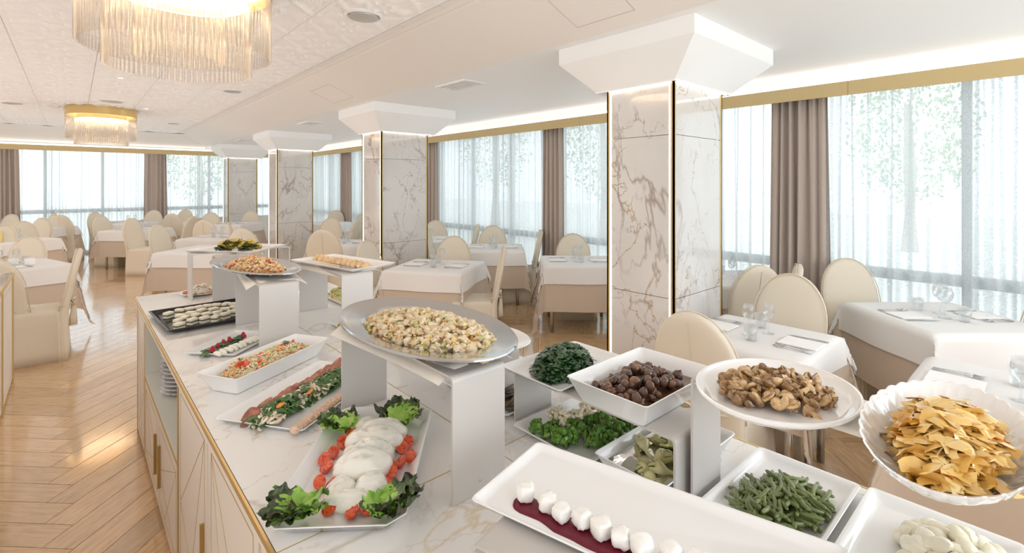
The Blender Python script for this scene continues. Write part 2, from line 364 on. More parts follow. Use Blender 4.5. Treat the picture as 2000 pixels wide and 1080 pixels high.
# access hatches on the cove
def cove_pt(x): return ZM-.015 + (ZC-ZM+.015)*(x-XM-.07)/(XB-XM-.07)
for (y0, y1) in ((1.72, 2.18), (5.75, 6.35)):
    mb = MB()
    for (xa, xb, ya, yb) in ((2.25,2.253,y0,y1),(2.55,2.553,y0,y1),(2.25,2.553,y0,y0+.003),(2.25,2.553,y1-.003,y1)):
        mb.add([(xa,ya,cove_pt(xa)-.0012),(xb,ya,cove_pt(xb)-.0012),(xb,yb,cove_pt(xb)-.0012),(xa,yb,cove_pt(xa)-.0012),
                (xa,ya,cove_pt(xa)+.004),(xb,ya,cove_pt(xb)+.004),(xb,yb,cove_pt(xb)+.004),(xa,yb,cove_pt(xa)+.004)],
               [(0,1,2,3),(4,7,6,5),(0,4,5,1),(1,5,6,2),(2,6,7,3),(3,7,4,0)])
    mb.build('hatch_joint', mat('hatch_line', (.45,.42,.40), .6), ceil)

# ------------------------------------------------------------------ structure: walls, windows, low wall
def wall_piece(name, *b): return tag(MB().box(*b).build(name, M_wall), kind='structure')
wall_piece('wall_right', XR, XR+.25, -1.8, YF+.25, 2.56, 3.04)
wall_piece('wall_back_unseen', -5.2, XR+.25, -2.1, -1.8, 0, 1.0)  # unseen back wall added to dim the near light, left partly open
wall_piece('wall_back_unseen', -5.2, XR+.25, -2.1, -1.8, 2.45, 3.04)
wall_piece('wall_back_unseen', -5.2, -.6, -2.1, -1.8, 1.0, 2.45)
wall_piece('wall_left_unseen', -5.2, -5, -1.8, YF+.25, 0, 3.04)  # unseen side wall, added to cut direct sky light near the camera
wall_piece('wall_far', -5, XR+.25, YF+.02, YF+.25, 2.56, 3.04)
BAYS = [(-1.75,1.58),(1.66,4.72),(4.80,7.85),(7.93,11.75),(11.83,15.45)]
wn = 0
def window(horizontal, a0, a1):
    global wn; wn += 1
    root = empty('window_%d' % wn); tag(root, kind='structure')
    n = max(2, round((a1-a0)/1.05))
    def bx(mb, u0, u1, w0, w1, z0, z1):
        if horizontal: mb.box(u0, u1, YF+.06+w0, YF+.06+w1, z0, z1)
        else: mb.box(XR+.06+w0, XR+.06+w1, u0, u1, z0, z1)
    for k in range(n+1):
        u = a0 + (a1-a0)*k/n; mb = MB(); bx(mb, u-.03, u+.03, 0, .07, 0, 2.56); mb.build('mullion', M_frame, root)
    zr = .97 if horizontal else .84
    for z0, z1 in ((0,.07),(zr,zr+.09),(2.48,2.56)):
        mb = MB(); bx(mb, a0, a1, .005, .065, z0, z1); mb.build('window_rail', M_frame, root)
    for k in range(n):
        ua, ub = a0+(a1-a0)*k/n+.03, a0+(a1-a0)*(k+1)/n-.03
        for z0, z1 in ((.07,zr),(zr+.09,2.48)):
            mb = MB(); bx(mb, ua, ub, .03, .036, z0, z1); mb.build('glass_pane', M_pane, root)
for a, b in BAYS: window(False, a, b)
for a, b in ((-4.8,-1.6),(-1.5,1.55),(1.62,5.1)): window(True, a, b)
tag(MB().box(.45, XR-.1, YF-.16, YF-.04, 0, .72).box(.43, XR-.1, YF-.18, YF-.03, .72, .75).build('wall_low', M_wall), kind='structure')
# brass pelmet with the light line above it
pel = empty('trim_1'); tag(pel, kind='structure')
for (y0, y1) in ((-1.8, 1.2), (1.203, 4.2), (4.203, 7.2), (7.203, 10.2), (10.203, 13.2), (13.203, YF-.12)):
    MB().box(XR-.17, XR-.15, y0, y1, 2.42, 2.54).build('brass_pelmet', M_goldflat, pel)
MB().box(XR-.15, XR-.10, -1.8, YF-.12, 2.53, 2.575).build('led_strip', M_led, pel)
MB().box(XR-.15, XR+.01, -1.8, YF-.12, 2.50, 2.53).build('pelmet_shelf', M_ceil, pel)
pel2 = empty('trim_2'); tag(pel2, kind='structure')
for (x0, x1) in ((-5,-2),(-1.997,1),(1.003,4),(4.003,XR-.15)):
    MB().box(x0, x1, YF-.14, YF-.12, 2.42, 2.54).build('brass_pelmet', M_goldflat, pel2)
MB().box(-5, XR-.17, YF-.12, YF-.08, 2.53, 2.575).build('led_strip', M_led, pel2)

# ------------------------------------------------------------------ curtains
def curtain(name, horizontal, a0, a1, depth, fold, z0, z1, mat_, label, cat, group, seed, thick=0, gather=1.0, rows=7):
    r2 = random.Random(seed); n = max(24, int((a1-a0)/fold*14)); mid = (a0+a1)/2
    ph = [r2.uniform(0, 6.28) for _ in range(5)]
    verts = []
    for j in range(rows):
        tz = j/(rows-1); z = z0 + (z1-z0)*tz
        for i in range(n+1):
            t_ = i/n; u = a0 + (a1-a0)*t_; s = (u-a0)/fold*2*PI
            amp = depth*(1 + .35*math.sin(s*.23+ph[0]) + .25*math.sin(s*.11+ph[1]))
            fn = math.sin(s + .9*math.sin(s*.19+ph[2]) + (1-tz)*.5*math.sin(s*.13+ph[3]))
            fine = math.sin(2*s + ph[4])*.3
            d = amp*(fn*(1-.35*tz) + fine*(.25+.9*tz**4))
            uu = mid + (u-mid)*(gather + (1-gather)*(1-tz) ) + .012*math.sin(s*.5+ph[1])*(1-tz)
            if horizontal: verts.append((uu, d, z))
            else: verts.append((d, uu, z))
    fs = [(j*(n+1)+i, j*(n+1)+i+1, (j+1)*(n+1)+i+1, (j+1)*(n+1)+i) for j in range(rows-1) for i in range(n)]
    me = bpy.data.meshes.new(name); me.from_pydata(verts, [], fs); me.materials.append(mat_); me.polygons.foreach_set('use_smooth', [True]*len(fs)); me.update()
    o = link(name, me, None, ((0, YF-.035, 0) if thick == 0 else (0, YF-.075, 0)) if horizontal else ((XR-.035,0,0) if thick == 0 else (XR-.085,0,0)))
    if thick:
        md = o.modifiers.new('thickness', 'SOLIDIFY'); md.thickness = thick
    return tag(o, label, cat, group)
DR = [(1.35,1.88,'taupe drape behind the chairs at the nearest marble pillar'),(4.55,4.95,'taupe drape behind the table set with two upright wine glasses'),
      (7.68,8.05,'taupe drape just past the edge of the second marble pillar'),(11.5,12.15,'taupe drape seen between the second and third pillars')]
for i, (a, b, l) in enumerate(DR): curtain('drape', False, a, b, .035, .085, .02, 2.47, M_drape, l, 'curtain', None, 40+i, .004, .9, 8)
DF = [(-1.75,-.86,'wide taupe drape at the aisle-side end of the far glazed wall'),(1.32,1.82,'taupe drape standing alone in the middle of the far glazed wall')]
for i, (a, b, l) in enumerate(DF): curtain('drape', True, a, b, .035, .095, .02, 2.47, M_drape, l, 'curtain', None, 50+i, .004, .9, 8)
SH = [(-1.7,1.5,'white sheer curtain behind the balloon-glass table'),(1.72,4.68,'white sheer curtain split by the nearest marble pillar'),(4.8,7.8,'white sheer curtain between the first and second pillars, trees showing through'),
      (7.9,11.7,'white sheer curtain beside the drape past the second pillar'),(11.95,15.3,'white sheer curtain in the corner behind the third pillar')]
for i, (a, b, l) in enumerate(SH): curtain('sheer_curtain', False, a, b, .034, .12, .03, 2.46, M_sheer, l, 'curtain', None, 60+i)
SF = [(-4.6,-1.7,'white sheer curtain beyond the wide drape of the far wall'),(-.9,1.36,'white sheer curtain facing the end of the aisle'),(1.78,4.95,'white sheer curtain behind the fourth pillar')]
for i, (a, b, l) in enumerate(SF): curtain('sheer_curtain', True, a, b, .034, .13, .03, 2.46, M_sheer, l, 'curtain', None, 70+i)

# ------------------------------------------------------------------ pillars
def pillar(i, y0, y1):
    x0, x1, zt = 2.97, 3.66, 2.335
    r = empty('pillar', ((x0+x1)/2, (y0+y1)/2, 0)); tag(r, kind='structure')
    hx, hy = (x1-x0)/2, (y1-y0)/2
    MB().box(-hx+.03, hx-.03, -hy+.03, hy-.03, 0, zt+.02).build('core', M_ceil, r)
    g = .022
    zz = [(0.06, .88), (.884, 1.98), (1.984, zt)]
    for (a, b) in zz:
        MB().box(-hx, -hx+.03, -hy+g, hy-g, a, b).build('marble_panel', M_marb, r)
        MB().box(hx-.03, hx, -hy+g, hy-g, a, b).build('marble_panel', M_marb, r)
        MB().box(-hx+g, hx-g, -hy, -hy+.03, a, b).build('marble_panel', M_marb, r)
        MB().box(-hx+g, hx-g, hy-.03, hy, a, b).build('marble_panel', M_marb, r)
    MB().box(-hx-.006, hx+.006, -hy-.006, hy+.006, 0, .06).build('brass_skirting', M_gold, r)
    for sx in (-1, 1):
        for sy in (-1, 1):
            MB().box(*(sorted((sx*(hx-g), sx*(hx+.004)))), *(sorted((sy*(hy-.008), sy*(hy+.004)))), .06, zt).box(*(sorted((sx*(hx-.008), sx*(hx+.004)))), *(sorted((sy*(hy-g), sy*(hy+.004)))), .06, zt).build('brass_corner', M_gold, r)
            if sx < 0: MB().box(-hx-.002, -hx+.01, *(sorted((sy*(hy-g-.012), sy*(hy-g)))), .06, zt).build('led_strip', M_led2, r)
    # flared capital
    mb = MB(); e = .02
    lo = [(-hx-e,-hy-e),(hx+.12,-hy-e),(hx+.12,hy+e+.08),(-hx-e,hy+e+.08)]
    X0, X1, Y0, Y1 = 2.75-(x0+x1)/2, 3.96-(x0+x1)/2, -.53, .56
    hi = [(X0,Y0),(X1,Y0),(X1,Y1),(X0,Y1)]
    mb.loft([[(x,y,zt) for x,y in lo], [(x,y,zt+.012) for x,y in lo], [(x,y,2.555) for x,y in hi], [(x,y,ZC) for x,y in hi]])
    mb.build('capital', M_ceil_cool, r)
    MB().box(-hx+.02, hx+.06, -hy-.012, -hy-.002, zt-.004, zt).box(-hx-.012, -hx-.002, -hy+.02, hy-.02, zt-.006, zt).build('led_glow_line', M_led2, r)
    return r
for i, (a, b) in enumerate(((1.70,2.24),(5.84,6.40),(10.2,10.76),(14.3,14.86))): pillar(i, a, b)

# ------------------------------------------------------------------ outside: lawn and trees
tag(MB().box(-40, 40, -30, 60, -.6, -.4).build('ground_outside', mat('pale_paving', (.62,.64,.60), .9)), kind='structure')
def tree(x, y, h, s, label, seed):
    r2 = random.Random(seed); root = empty('garden_tree', (x, y, -.4)); tag(root, label, 'tree')
    MB().tube([(0,0,0),(.05,0,h*.4),(0,.06,h*.75)], [.13*s,.1*s,.05*s], 8).build('trunk', M_bark, root)
    mb = MB()
    for k in range(1500):
        a, b, q = r2.uniform(0, 6.28), r2.uniform(-1, 1), r2.uniform(.3, 1)**.5
        px, py, pz = q*s*math.cos(a)*math.sqrt(1-b*b), q*s*math.sin(a)*math.sqrt(1-b*b), h*.62 + q*h*.40*b
        Mx = Tm(px, py, pz, r2.uniform(0,3), r2.uniform(0,3), r2.uniform(0,3), r2.uniform(.05,.11))
        mb.add([(-1,0,0),(0,-.5,.1),(1,0,0),(0,.5,.1)], [(0,1,2,3)], 0, Mx)
    tag(mb.build('crown', M_leafy, root), kind='stuff')
tree(15.0, 11.5, 6.0, 1.7, 'leafy green tree outside, dimly seen through the sheer curtain between the first two pillars', 1)
tree(15.5, 18.5, 7.5, 2.0, 'taller green tree outside, behind the curtain beside the second pillar', 2)
tree(19.0, 3.0, 6.0, 1.7, 'green tree outside the window behind the two balloon glasses', 3)
tree(4.6, 28.0, 5.0, 1.6, 'green tree outside the far glazed wall', 4)

# ------------------------------------------------------------------ ceiling fittings
def chandelier(loc, label):
    r = empty('chandelier', loc); tag(r, label, 'chandelier', None)
    # loc is on the ceiling; everything hangs down
    MB().lathe([(.47,0),(.47,-.14),(.455,-.14),(.455,-.02),(.40,-.02)], 48, cap0=True, cap1=False).build('brass_ring', M_gold, r, 40)
    MB().lathe([(.44,-.03),(.445,-.05),(.44,-.07)], 48, cap0=False, cap1=False).build('led_ring', M_warm, r)
    MB().lathe([(.32,-.03),(.33,-.20),(.30,-.20),(.29,-.03)], 40, cap0=False, cap1=False).build('inner_ring', mat('warm_brass_ring', (.9,.66,.34), .3, metal=.7), r, 40)
    MB().lathe([(.285,-.06),(.285,-.17)], 40, cap0=False, cap1=False).build('led_ring', M_warm, r)
    MB().lathe([(.335,-.19),(.335,-.20),(.30,-.205)], 40, cap0=False, cap1=False).build('led_ring', M_warm, r)
    rodm = {}
    for rad, n, zt, zb, w in ((.452, 96, -.10, -.52, .012), (.345, 74, -.18, -.62, .012), (.21, 46, -.20, -.56, .012)):
        key = (zt, zb)
        rodm[key] = MB().lathe([(w, zb),(w, zt)], 5).mesh('glass_rod', M_rod, True)
        for k in range(n):
            a = 2*PI*k/n
            link('glass_rod', rodm[key], r, (rad*math.cos(a), rad*math.sin(a), 0), (0,0,a))
    MB().tube([(0,0,0),(0,0,-.2)], .02, 8).build('stem', M_gold, r)
def rod_mat():
    m, N, L, b = nt('crystal_rod'); N.remove(b); out = N['Material Output']
    t = N.new('ShaderNodeBsdfTransparent'); t.inputs[0].default_value = (.99,.985,.98,1)
    g = N.new('ShaderNodeBsdfGlossy'); g.inputs['Roughness'].default_value = .12
    tl = N.new('ShaderNodeBsdfTranslucent'); tl.inputs[0].default_value = (1,.97,.93,1)
    a = N.new('ShaderNodeMixShader'); a.inputs[0].default_value = .3; L.new(g.outputs[0], a.inputs[1]); L.new(tl.outputs[0], a.inputs[2])
    lw = N.new('ShaderNodeLayerWeight'); lw.inputs[0].default_value = .5
    mr = N.new('ShaderNodeMapRange'); mr.inputs['To Min'].default_value = .03; mr.inputs['To Max'].default_value = .42; L.new(lw.outputs['Facing'], mr.inputs[0])
    mx = N.new('ShaderNodeMixShader'); L.new(mr.outputs[0], mx.inputs[0]); L.new(t.outputs[0], mx.inputs[1]); L.new(a.outputs[0], mx.inputs[2]); L.new(mx.outputs[0], out.inputs[0])
    return m
M_rod = rod_mat()
chandelier((.46, 3.35, ZM), 'large tiered crystal rod chandelier glowing amber, hanging over the buffet aisle')
chandelier((.36, 10.7, ZM), 'smaller-looking crystal chandelier with a broad brass ring further down the aisle')
def diffuser(x, y, rad, label):
    r = empty('air_diffuser', (x, y, ZM)); tag(r, label, 'vent', None)
    MB().lathe([(rad,0),(rad,-.012),(rad*.9,-.02),(rad*.82,-.012),(rad*.82,0)], 32, cap0=False, cap1=False).build('rim', M_ceil, r, 40)
    MB().lathe([(rad*.78,-.004),(rad*.74,-.026),(rad*.2,-.034),(.004,-.036)], 32).build('disc', M_vent, r, 40)
for x, y, q, l in ((1.62,3.47,.14,'round grey ceiling air diffuser nearest the cove moulding'),(1.6,7.44,.13,'round grey ceiling air diffuser beyond the large chandelier'),
        (.43,9.57,.17,'round ceiling air diffuser just before the small chandelier'),(-.70,10.8,.15,'round ceiling air diffuser above the aisle-side tables'),(1.55,12.2,.13,'round ceiling air diffuser nearest the far windows')): diffuser(x, y, q, l)
for x, y, l in ((.44,7.45,'small round recessed spotlight beyond the large chandelier'),(.47,8.9,'small round recessed spotlight before the small chandelier'),(.9,10.2,'small sensor dome beside the small chandelier')):
    r = empty('ceiling_spotlight', (x, y, ZM)); tag(r, l, 'ceiling light')
    MB().lathe([(.06,0),(.06,-.008),(.045,-.01)], 20, cap0=False, cap1=False).build('rim', M_ceil, r); MB().lathe([(.045,-.006),(.003,-.006)], 20).build('lens', M_led, r)
for x, y, l in ((2.95,4.08,'white slatted ceiling vent between the first two pillars'),(2.95,8.3,'white slatted ceiling vent between the second and third pillars'),(2.95,12.6,'white slatted ceiling vent before the fourth pillar')):
    r = empty('ceiling_vent', (x, y, ZC)); tag(r, l, 'vent')
    MB().box(-.14,.14,-.25,-.235,-.014,0).box(-.14,.14,.235,.25,-.014,0).box(-.14,-.125,-.235,.235,-.014,0).box(.125,.14,-.235,.235,-.014,0).build('vent_frame', M_ceil, r)
    MB().box(-.125,.125,-.235,.235,-.003,0).build('backing', M_ventd, r)
    for k in range(5): MB().box(-.10+k*.05-.013,-.10+k*.05+.013,-.235,.235,-.012,-.006).build('slat', M_ceil, r)

# ------------------------------------------------------------------ covered chairs
def chair_parts():
    W = .225
    # back cover: rounded slab with a domed top, leaning back
    n = 24; loops = []
    zs = [0,.12,.25,.36,.46,.55,.63,.70,.76,.81,.86,.90,.935,.962,.982,.994,1.0]
    def lean(z): return -.205 - max(0, z-.42)*.20
    for z in zs:
        if z <= .70: hw = W + .012*(1-z/.7) - .008*math.sin(PI*min(1, z/.7))
        else: hw = W*math.sqrt(max(0, 1-((z-.70)/.302)**2))
        t = .030 if z > .45 else .030 + .02*(1-z/.45)
        if z > .95: t *= max(.3, math.sqrt(max(.02, 1-((z-.95)/.052)**2)))
        L_ = []
        for i in range(n):
            a = 2*PI*i/n; c, s = math.cos(a), math.sin(a)
            x = hw*math.copysign(abs(c)**.45, c); y = t*math.copysign(abs(s)**.6, s)
            y += .004*math.sin(x*40 + z*9)*(1 if z < .6 else .3)
            L_.append((x, lean(z)+y, z))
        loops.append(L_)
    mb = MB().loft(loops, True, True); back = mb.mesh('back_cover', M_chair, True)
    mb = MB(); mb.tube([(0, lean(z)-.033, z) for z in (.06,.2,.34)] + [(0, lean(z)-.031, z) for z in (.46,.6,.75,.9,.955)], .0022, 4); seam = mb.mesh('seam', M_chair2, True)
    # piping round the dome
    pp = []
    for k in range(25):
        a = PI*k/24; z = .70 + .302*math.sin(a) if True else 0
        pp.append((W*math.cos(a)*1.0, lean(z)+.026, z))
    mb = MB().tube([(W-.004, lean(.46)+.03, .46)] + pp + [(-W+.004, lean(.46)+.03, .46)], .004, 5); piping = mb.mesh('piping', M_chair2, True)
    # seat cover and skirt with box pleats at the corners
    n = 96; loops = []
    base = rr(.222, .215, .05, 23)   # 96 points
    for z, fl, pl in ((.0,.030,1),(.10,.024,.9),(.22,.016,.7),(.34,.008,.4),(.43,0,.1),(.458,-.004,0),(.468,-.02,0),(.472,-.06,0)):
        L_ = []
        for i, (x, y, _) in enumerate(base):
            rad = math.hypot(x, y); ux, uy = x/rad, y/rad
            a = i/len(base)
            corner = max(0, 1-abs(((a*4) % 1)-.5)*12/ .9) if False else math.exp(-(((a*4+.5) % 1)-.5)**2/.003)
            wv = pl*(.006*math.sin(a*2*PI*14) - .030*corner)
            k = (rad + fl + wv)/rad
            L_.append((x*k, y*k+.0, z))
        loops.append(L_)
    loops.append([(x*.3, y*.3, .478) for x, y, _ in base])
    seat = MB().loft(loops, True, True).mesh('seat_cover', M_chair, True)
    mb = MB(); Y = lean(.50)-.045; Z = .50
    for sx in (-1, 1):
        mb.tube([(0,Y,Z),(sx*.03,Y-.01,Z+.02),(sx*.075,Y-.012,Z+.028),(sx*.098,Y-.008,Z+.004),(sx*.07,Y-.012,Z-.022),(sx*.03,Y-.01,Z-.008),(0,Y,Z)], [.008,.014,.017,.016,.017,.013,.008], 6, flat=.45)
        mb.tube([(0,Y,Z),(sx*.025,Y-.012,Z-.06),(sx*.045,Y-.008,Z-.14),(sx*.05,Y-.01,Z-.22)], [.008,.018,.026,.032], 6, flat=.25)
        mb.tube([(0,Y,Z),(sx*.12,Y+.012,Z+.004),(sx*.225,Y+.045,Z+.01),(sx*.236,Y+.09,Z+.012)], [.012,.013,.014,.010], 6, flat=.4)
    mb.add(*[[(x*.016, y*.016+Y-.006, z*.018+Z) for x,y,z in ICO[1][0]], ICO[1][1]])
    bow = mb.mesh('bow', M_chair2, True)
    return back, seam, piping, seat, bow
CH = chair_parts()
def chair(x, y, head, label, group=None, sc=1.0):
    """x, y: where the back rises; head: direction the sitter faces, degrees in the room"""
    a = R(head); r = empty('covered_chair', (x + .22*math.cos(a), y + .22*math.sin(a), 0), a - PI/2)
    r.scale = (sc, sc, sc)
    tag(r, label, 'chair', group)
    b = link('back_cover', CH[0], r); link('seam', CH[1], b); link('piping', CH[2], b)
    link('seat_cover', CH[3], r); link('bow', CH[4], r)
    return r

# ------------------------------------------------------------------ tables, cloths and place settings
def drape_cloth(name, h, a, top, m, seed, lift=0, n=44):
    r2 = random.Random(seed); vs = []
    p1, p2 = r2.uniform(0, 6), r2.uniform(0, 6)
    for j in range(n+1):
        for i in range(n+1):
            u, v = -a + 2*a*i/n, -a + 2*a*j/n
            du, dv = max(abs(u)-h, 0), max(abs(v)-h, 0)
            su, sv = (1 if u > 0 else -1), (1 if v > 0 else -1)
            drop = math.hypot(du, dv); mn = min(du, dv)
            e = .006 + lift
            x = min(max(u, -h), h); y = min(max(v, -h), h)
            wave = .012*math.sin(u*9+p1)*min(1, dv*6) ; wave2 = .012*math.sin(v*9+p2)*min(1, du*6)
            if du > 0: x += su*(e + .04*drop + .34*mn*(1 if du >= dv else .75) + wave2*su)
            if dv > 0: y += sv*(e + .04*drop + .34*mn*(1 if dv >= du else .75) + wave*sv)
            if du > 0 and dv > 0:
                ang = math.atan2(dv, du); q = math.sin(ang*2)
                f = .05*q*min(1, drop*3)*math.cos((ang-PI/4)*7)
                x -= su*f*.6; y -= sv*f*.6
            vs.append((x, y, top - drop*.985 + (0 if drop > 0 else 0)))
    fs = [(j*(n+1)+i, j*(n+1)+i+1, (j+1)*(n+1)+i+1, (j+1)*(n+1)+i) for j in range(n) for i in range(n)]
    me = bpy.data.meshes.new(name); me.from_pydata(vs, [], fs); me.materials.append(m); me.polygons.foreach_set('use_smooth', [True]*len(fs)); me.update()
    return me
TOP = .75
WG = MB().lathe([(.030,0),(.031,.002),(.006,.006),(.0035,.02),(.0035,.075),(.008,.085),(.026,.10),(.033,.125),(.033,.15),(.028,.18),(.0272,.18),(.032,.15),(.032,.125),(.025,.102),(.001,.09)], 20).mesh('wine_glass', M_glass, True)
BG = MB().lathe([(.036,0),(.037,.002),(.007,.006),(.004,.02),(.004,.085),(.01,.095),(.035,.115),(.046,.145),(.045,.17),(.036,.205),(.0352,.205),(.044,.17),(.045,.145),(.034,.117),(.001,.10)], 24).mesh('balloon_glass', M_glass, True)
TG = MB().lathe([(.030,0),(.039,.085),(.0375,.085),(.029,.010),(.001,.010)], 20).mesh('tumbler', M_glass, True)
CH_STEM = None
def napkin_mesh():
    mb = MB()
    for k in range(3): mb.loft([rr(.085,.10,.006,2,.001+k*.0025), rr(.085-.002*k,.10-.002*k,.006,2,.0032+k*.0025)])
    return mb.mesh('folded_napkin', M_wnap, False)
NK = napkin_mesh()
def fork_mesh():
    mb = MB(); mb.tube([(0,-.095,.004),(0,-.03,.006),(0,.03,.009),(0,.05,.006)], [.0075,.0045,.0035,.009], 6, flat=.35)
    for dx in (-.0075,-.0025,.0025,.0075): mb.tube([(dx,.05,.006),(dx,.075,.004),(dx,.095,.008)], [.0017,.0016,.0008], 4)
    return mb.mesh('fork', M_chrome, True)
def knife_mesh():
    mb = MB(); mb.tube([(0,-.10,.004),(0,-.04,.005),(0,.0,.004)], [.0075,.0065,.006], 6, flat=.45)
    mb.add([(-.007,0,.002),(.008,0,.002),(.010,.07,.002),(.0,.115,.002),(-.007,.07,.002),(-.007,0,.005),(.008,0,.004),(.010,.07,.004),(0,.115,.003),(-.007,.07,.005)], [(4,3,2,1,0),(5,6,7,8,9),(0,1,6,5),(1,2,7,6),(2,3,8,7),(3,4,9,8),(4,0,5,9)])
    return mb.mesh('knife', M_chrome, 40)
FK, KN = fork_mesh(), knife_mesh()
LEGM = MB().lathe([(.021,0),(.021,.69)], 14).mesh('leg', M_chrome, True)
CACHE = {}
def table(cx, cy, rot, phrase, size=.8, hover=.2, hunder=.5, setting=True, balloon=False, near=False):
    h = size/2; a = R(rot); r = empty('dining_table', (cx, cy, 0), a); tag(r, 'square chrome-legged dining table, ' + phrase, 'table')
    MB().loft([rr(h-.01,h-.01,.01,2,TOP-.05), rr(h-.01,h-.01,.01,2,TOP-.02)]).build('tabletop', M_cab, r)
    for sx in (-1, 1):
        for sy in (-1, 1): link('leg', LEGM, r, (sx*(h-.07), sy*(h-.07), 0))
    v = rnd.randrange(3)
    k1, k2 = ('o', h, hover, v), ('u', h, hunder, v)
    if k2 not in CACHE: CACHE[k2] = drape_cloth('undercloth', h, h+hunder, TOP-.010, M_under, v*7+1)
    if k1 not in CACHE: CACHE[k1] = drape_cloth('tablecloth', h, h+hover, TOP, M_over, v*7+1, .018)
    tag(link('undercloth', CACHE[k2], None, (cx,cy,0), (0,0,a)), 'long beige undercloth, ' + phrase, 'tablecloth', 'beige undercloths')
    tag(link('tablecloth', CACHE[k1], None, (cx,cy,0), (0,0,a)), 'white overcloth, ' + phrase, 'tablecloth', 'white overcloths')
    if not setting: return
    def side(lx, ly): return 'window side' if (lx*math.cos(a) - ly*math.sin(a)) + .3*(lx*math.sin(a) + ly*math.cos(a)) > 0 else 'aisle side'
    def put(name, me, lx, ly, rz, label, cat, grp, z=TOP+.002):
        x = cx + lx*math.cos(a) - ly*math.sin(a); y = cy + lx*math.sin(a) + ly*math.cos(a)
        return tag(link(name, me, None, (x, y, z), (0,0,a+R(rz))), label + ', ' + phrase, cat, grp + ', ' + phrase)
    for (lx, ly, rz) in ((0,-.24,0),(0,.24,180)):
        sd = side(lx, ly)
        put('folded_napkin', NK, lx, ly, rz, 'white folded napkin on the ' + sd, 'napkin', 'folded napkins')
        s = 1 if rz == 0 else -1
        put('fork', FK, lx-.12*s, ly, rz, 'inner steel fork on the ' + sd, 'fork', 'forks'); put('fork', FK, lx-.15*s, ly, rz+4, 'outer steel fork on the ' + sd, 'fork', 'forks')
        put('knife', KN, lx+.12*s, ly, rz, 'steel knife on the ' + sd, 'knife', 'knives')
    for (lx, ly) in ((-.05,.03),(.07,-.04)):
        put('wine_glass', BG if balloon else WG, lx, ly, 0, ('clear balloon wine glass on the ' if balloon else 'clear stemmed wine glass on the ') + side(lx, ly), 'glass', 'wine glasses')
    for (lx, ly) in ((-.14,-.02),(.16,.04)):
        put('tumbler', TG, lx, ly, 0, 'clear water tumbler on the ' + side(lx, ly), 'glass', 'tumblers')
TB = [ # cx, cy, rot, phrase, options
 (4.42,.52,48,'at the window under the balloon glasses', dict(balloon=True, hover=.22, hunder=.5)),
 (3.05,1.20,0,'tight against the nearest marble pillar', dict(size=.66, hover=.17, hunder=.36)),
 (2.98,.07,0,'behind the scalloped bowl of cabbage', dict(size=.74)),
 (4.75,2.10,48,'half hidden behind the nearest pillar', dict()),
 (3.00,4.60,35,'in front of the second marble pillar', dict(size=.82)),
 (4.44,3.78,47,'cut off by the nearest pillar edge', dict()),
 (4.47,5.38,50,'at the window between two backlit chairs', dict()),
 (4.38,6.95,48,'peeping out past the second pillar', dict()),
 (3.15,7.35,45,'behind the tray of filled pastries', dict()),
 (4.45,9.35,45,'by the window between second and third pillars', dict()),
 (4.40,11.4,45,'in the window bay by the third pillar', dict(setting=False)),
 (1.38,7.95,45,'beside the riser at the far end of the buffet', dict(setting=False)),
 (1.85,9.65,45,'crowded with glassware beyond the buffet', dict()),
 (2.75,12.65,45,'before the fourth marble pillar', dict()),
 (.95,12.35,45,'with the heavily draped corner near the aisle', dict()),
 (1.00,14.35,45,'against the far low wall near the aisle', dict(size=.7)),
 (2.10,13.6,45,'under the lone drape of the far wall', dict()),
 (-.55,7.72,18,'in the aisle near the bow-tied chair', dict(size=.84)),
 (-.75,11.3,40,'behind the big tan aisle chair', dict()),
 (-.45,14.2,45,'by the far window on the aisle side', dict(setting=False, size=.7)),
]
for t in TB: table(*t[:4], **t[4])
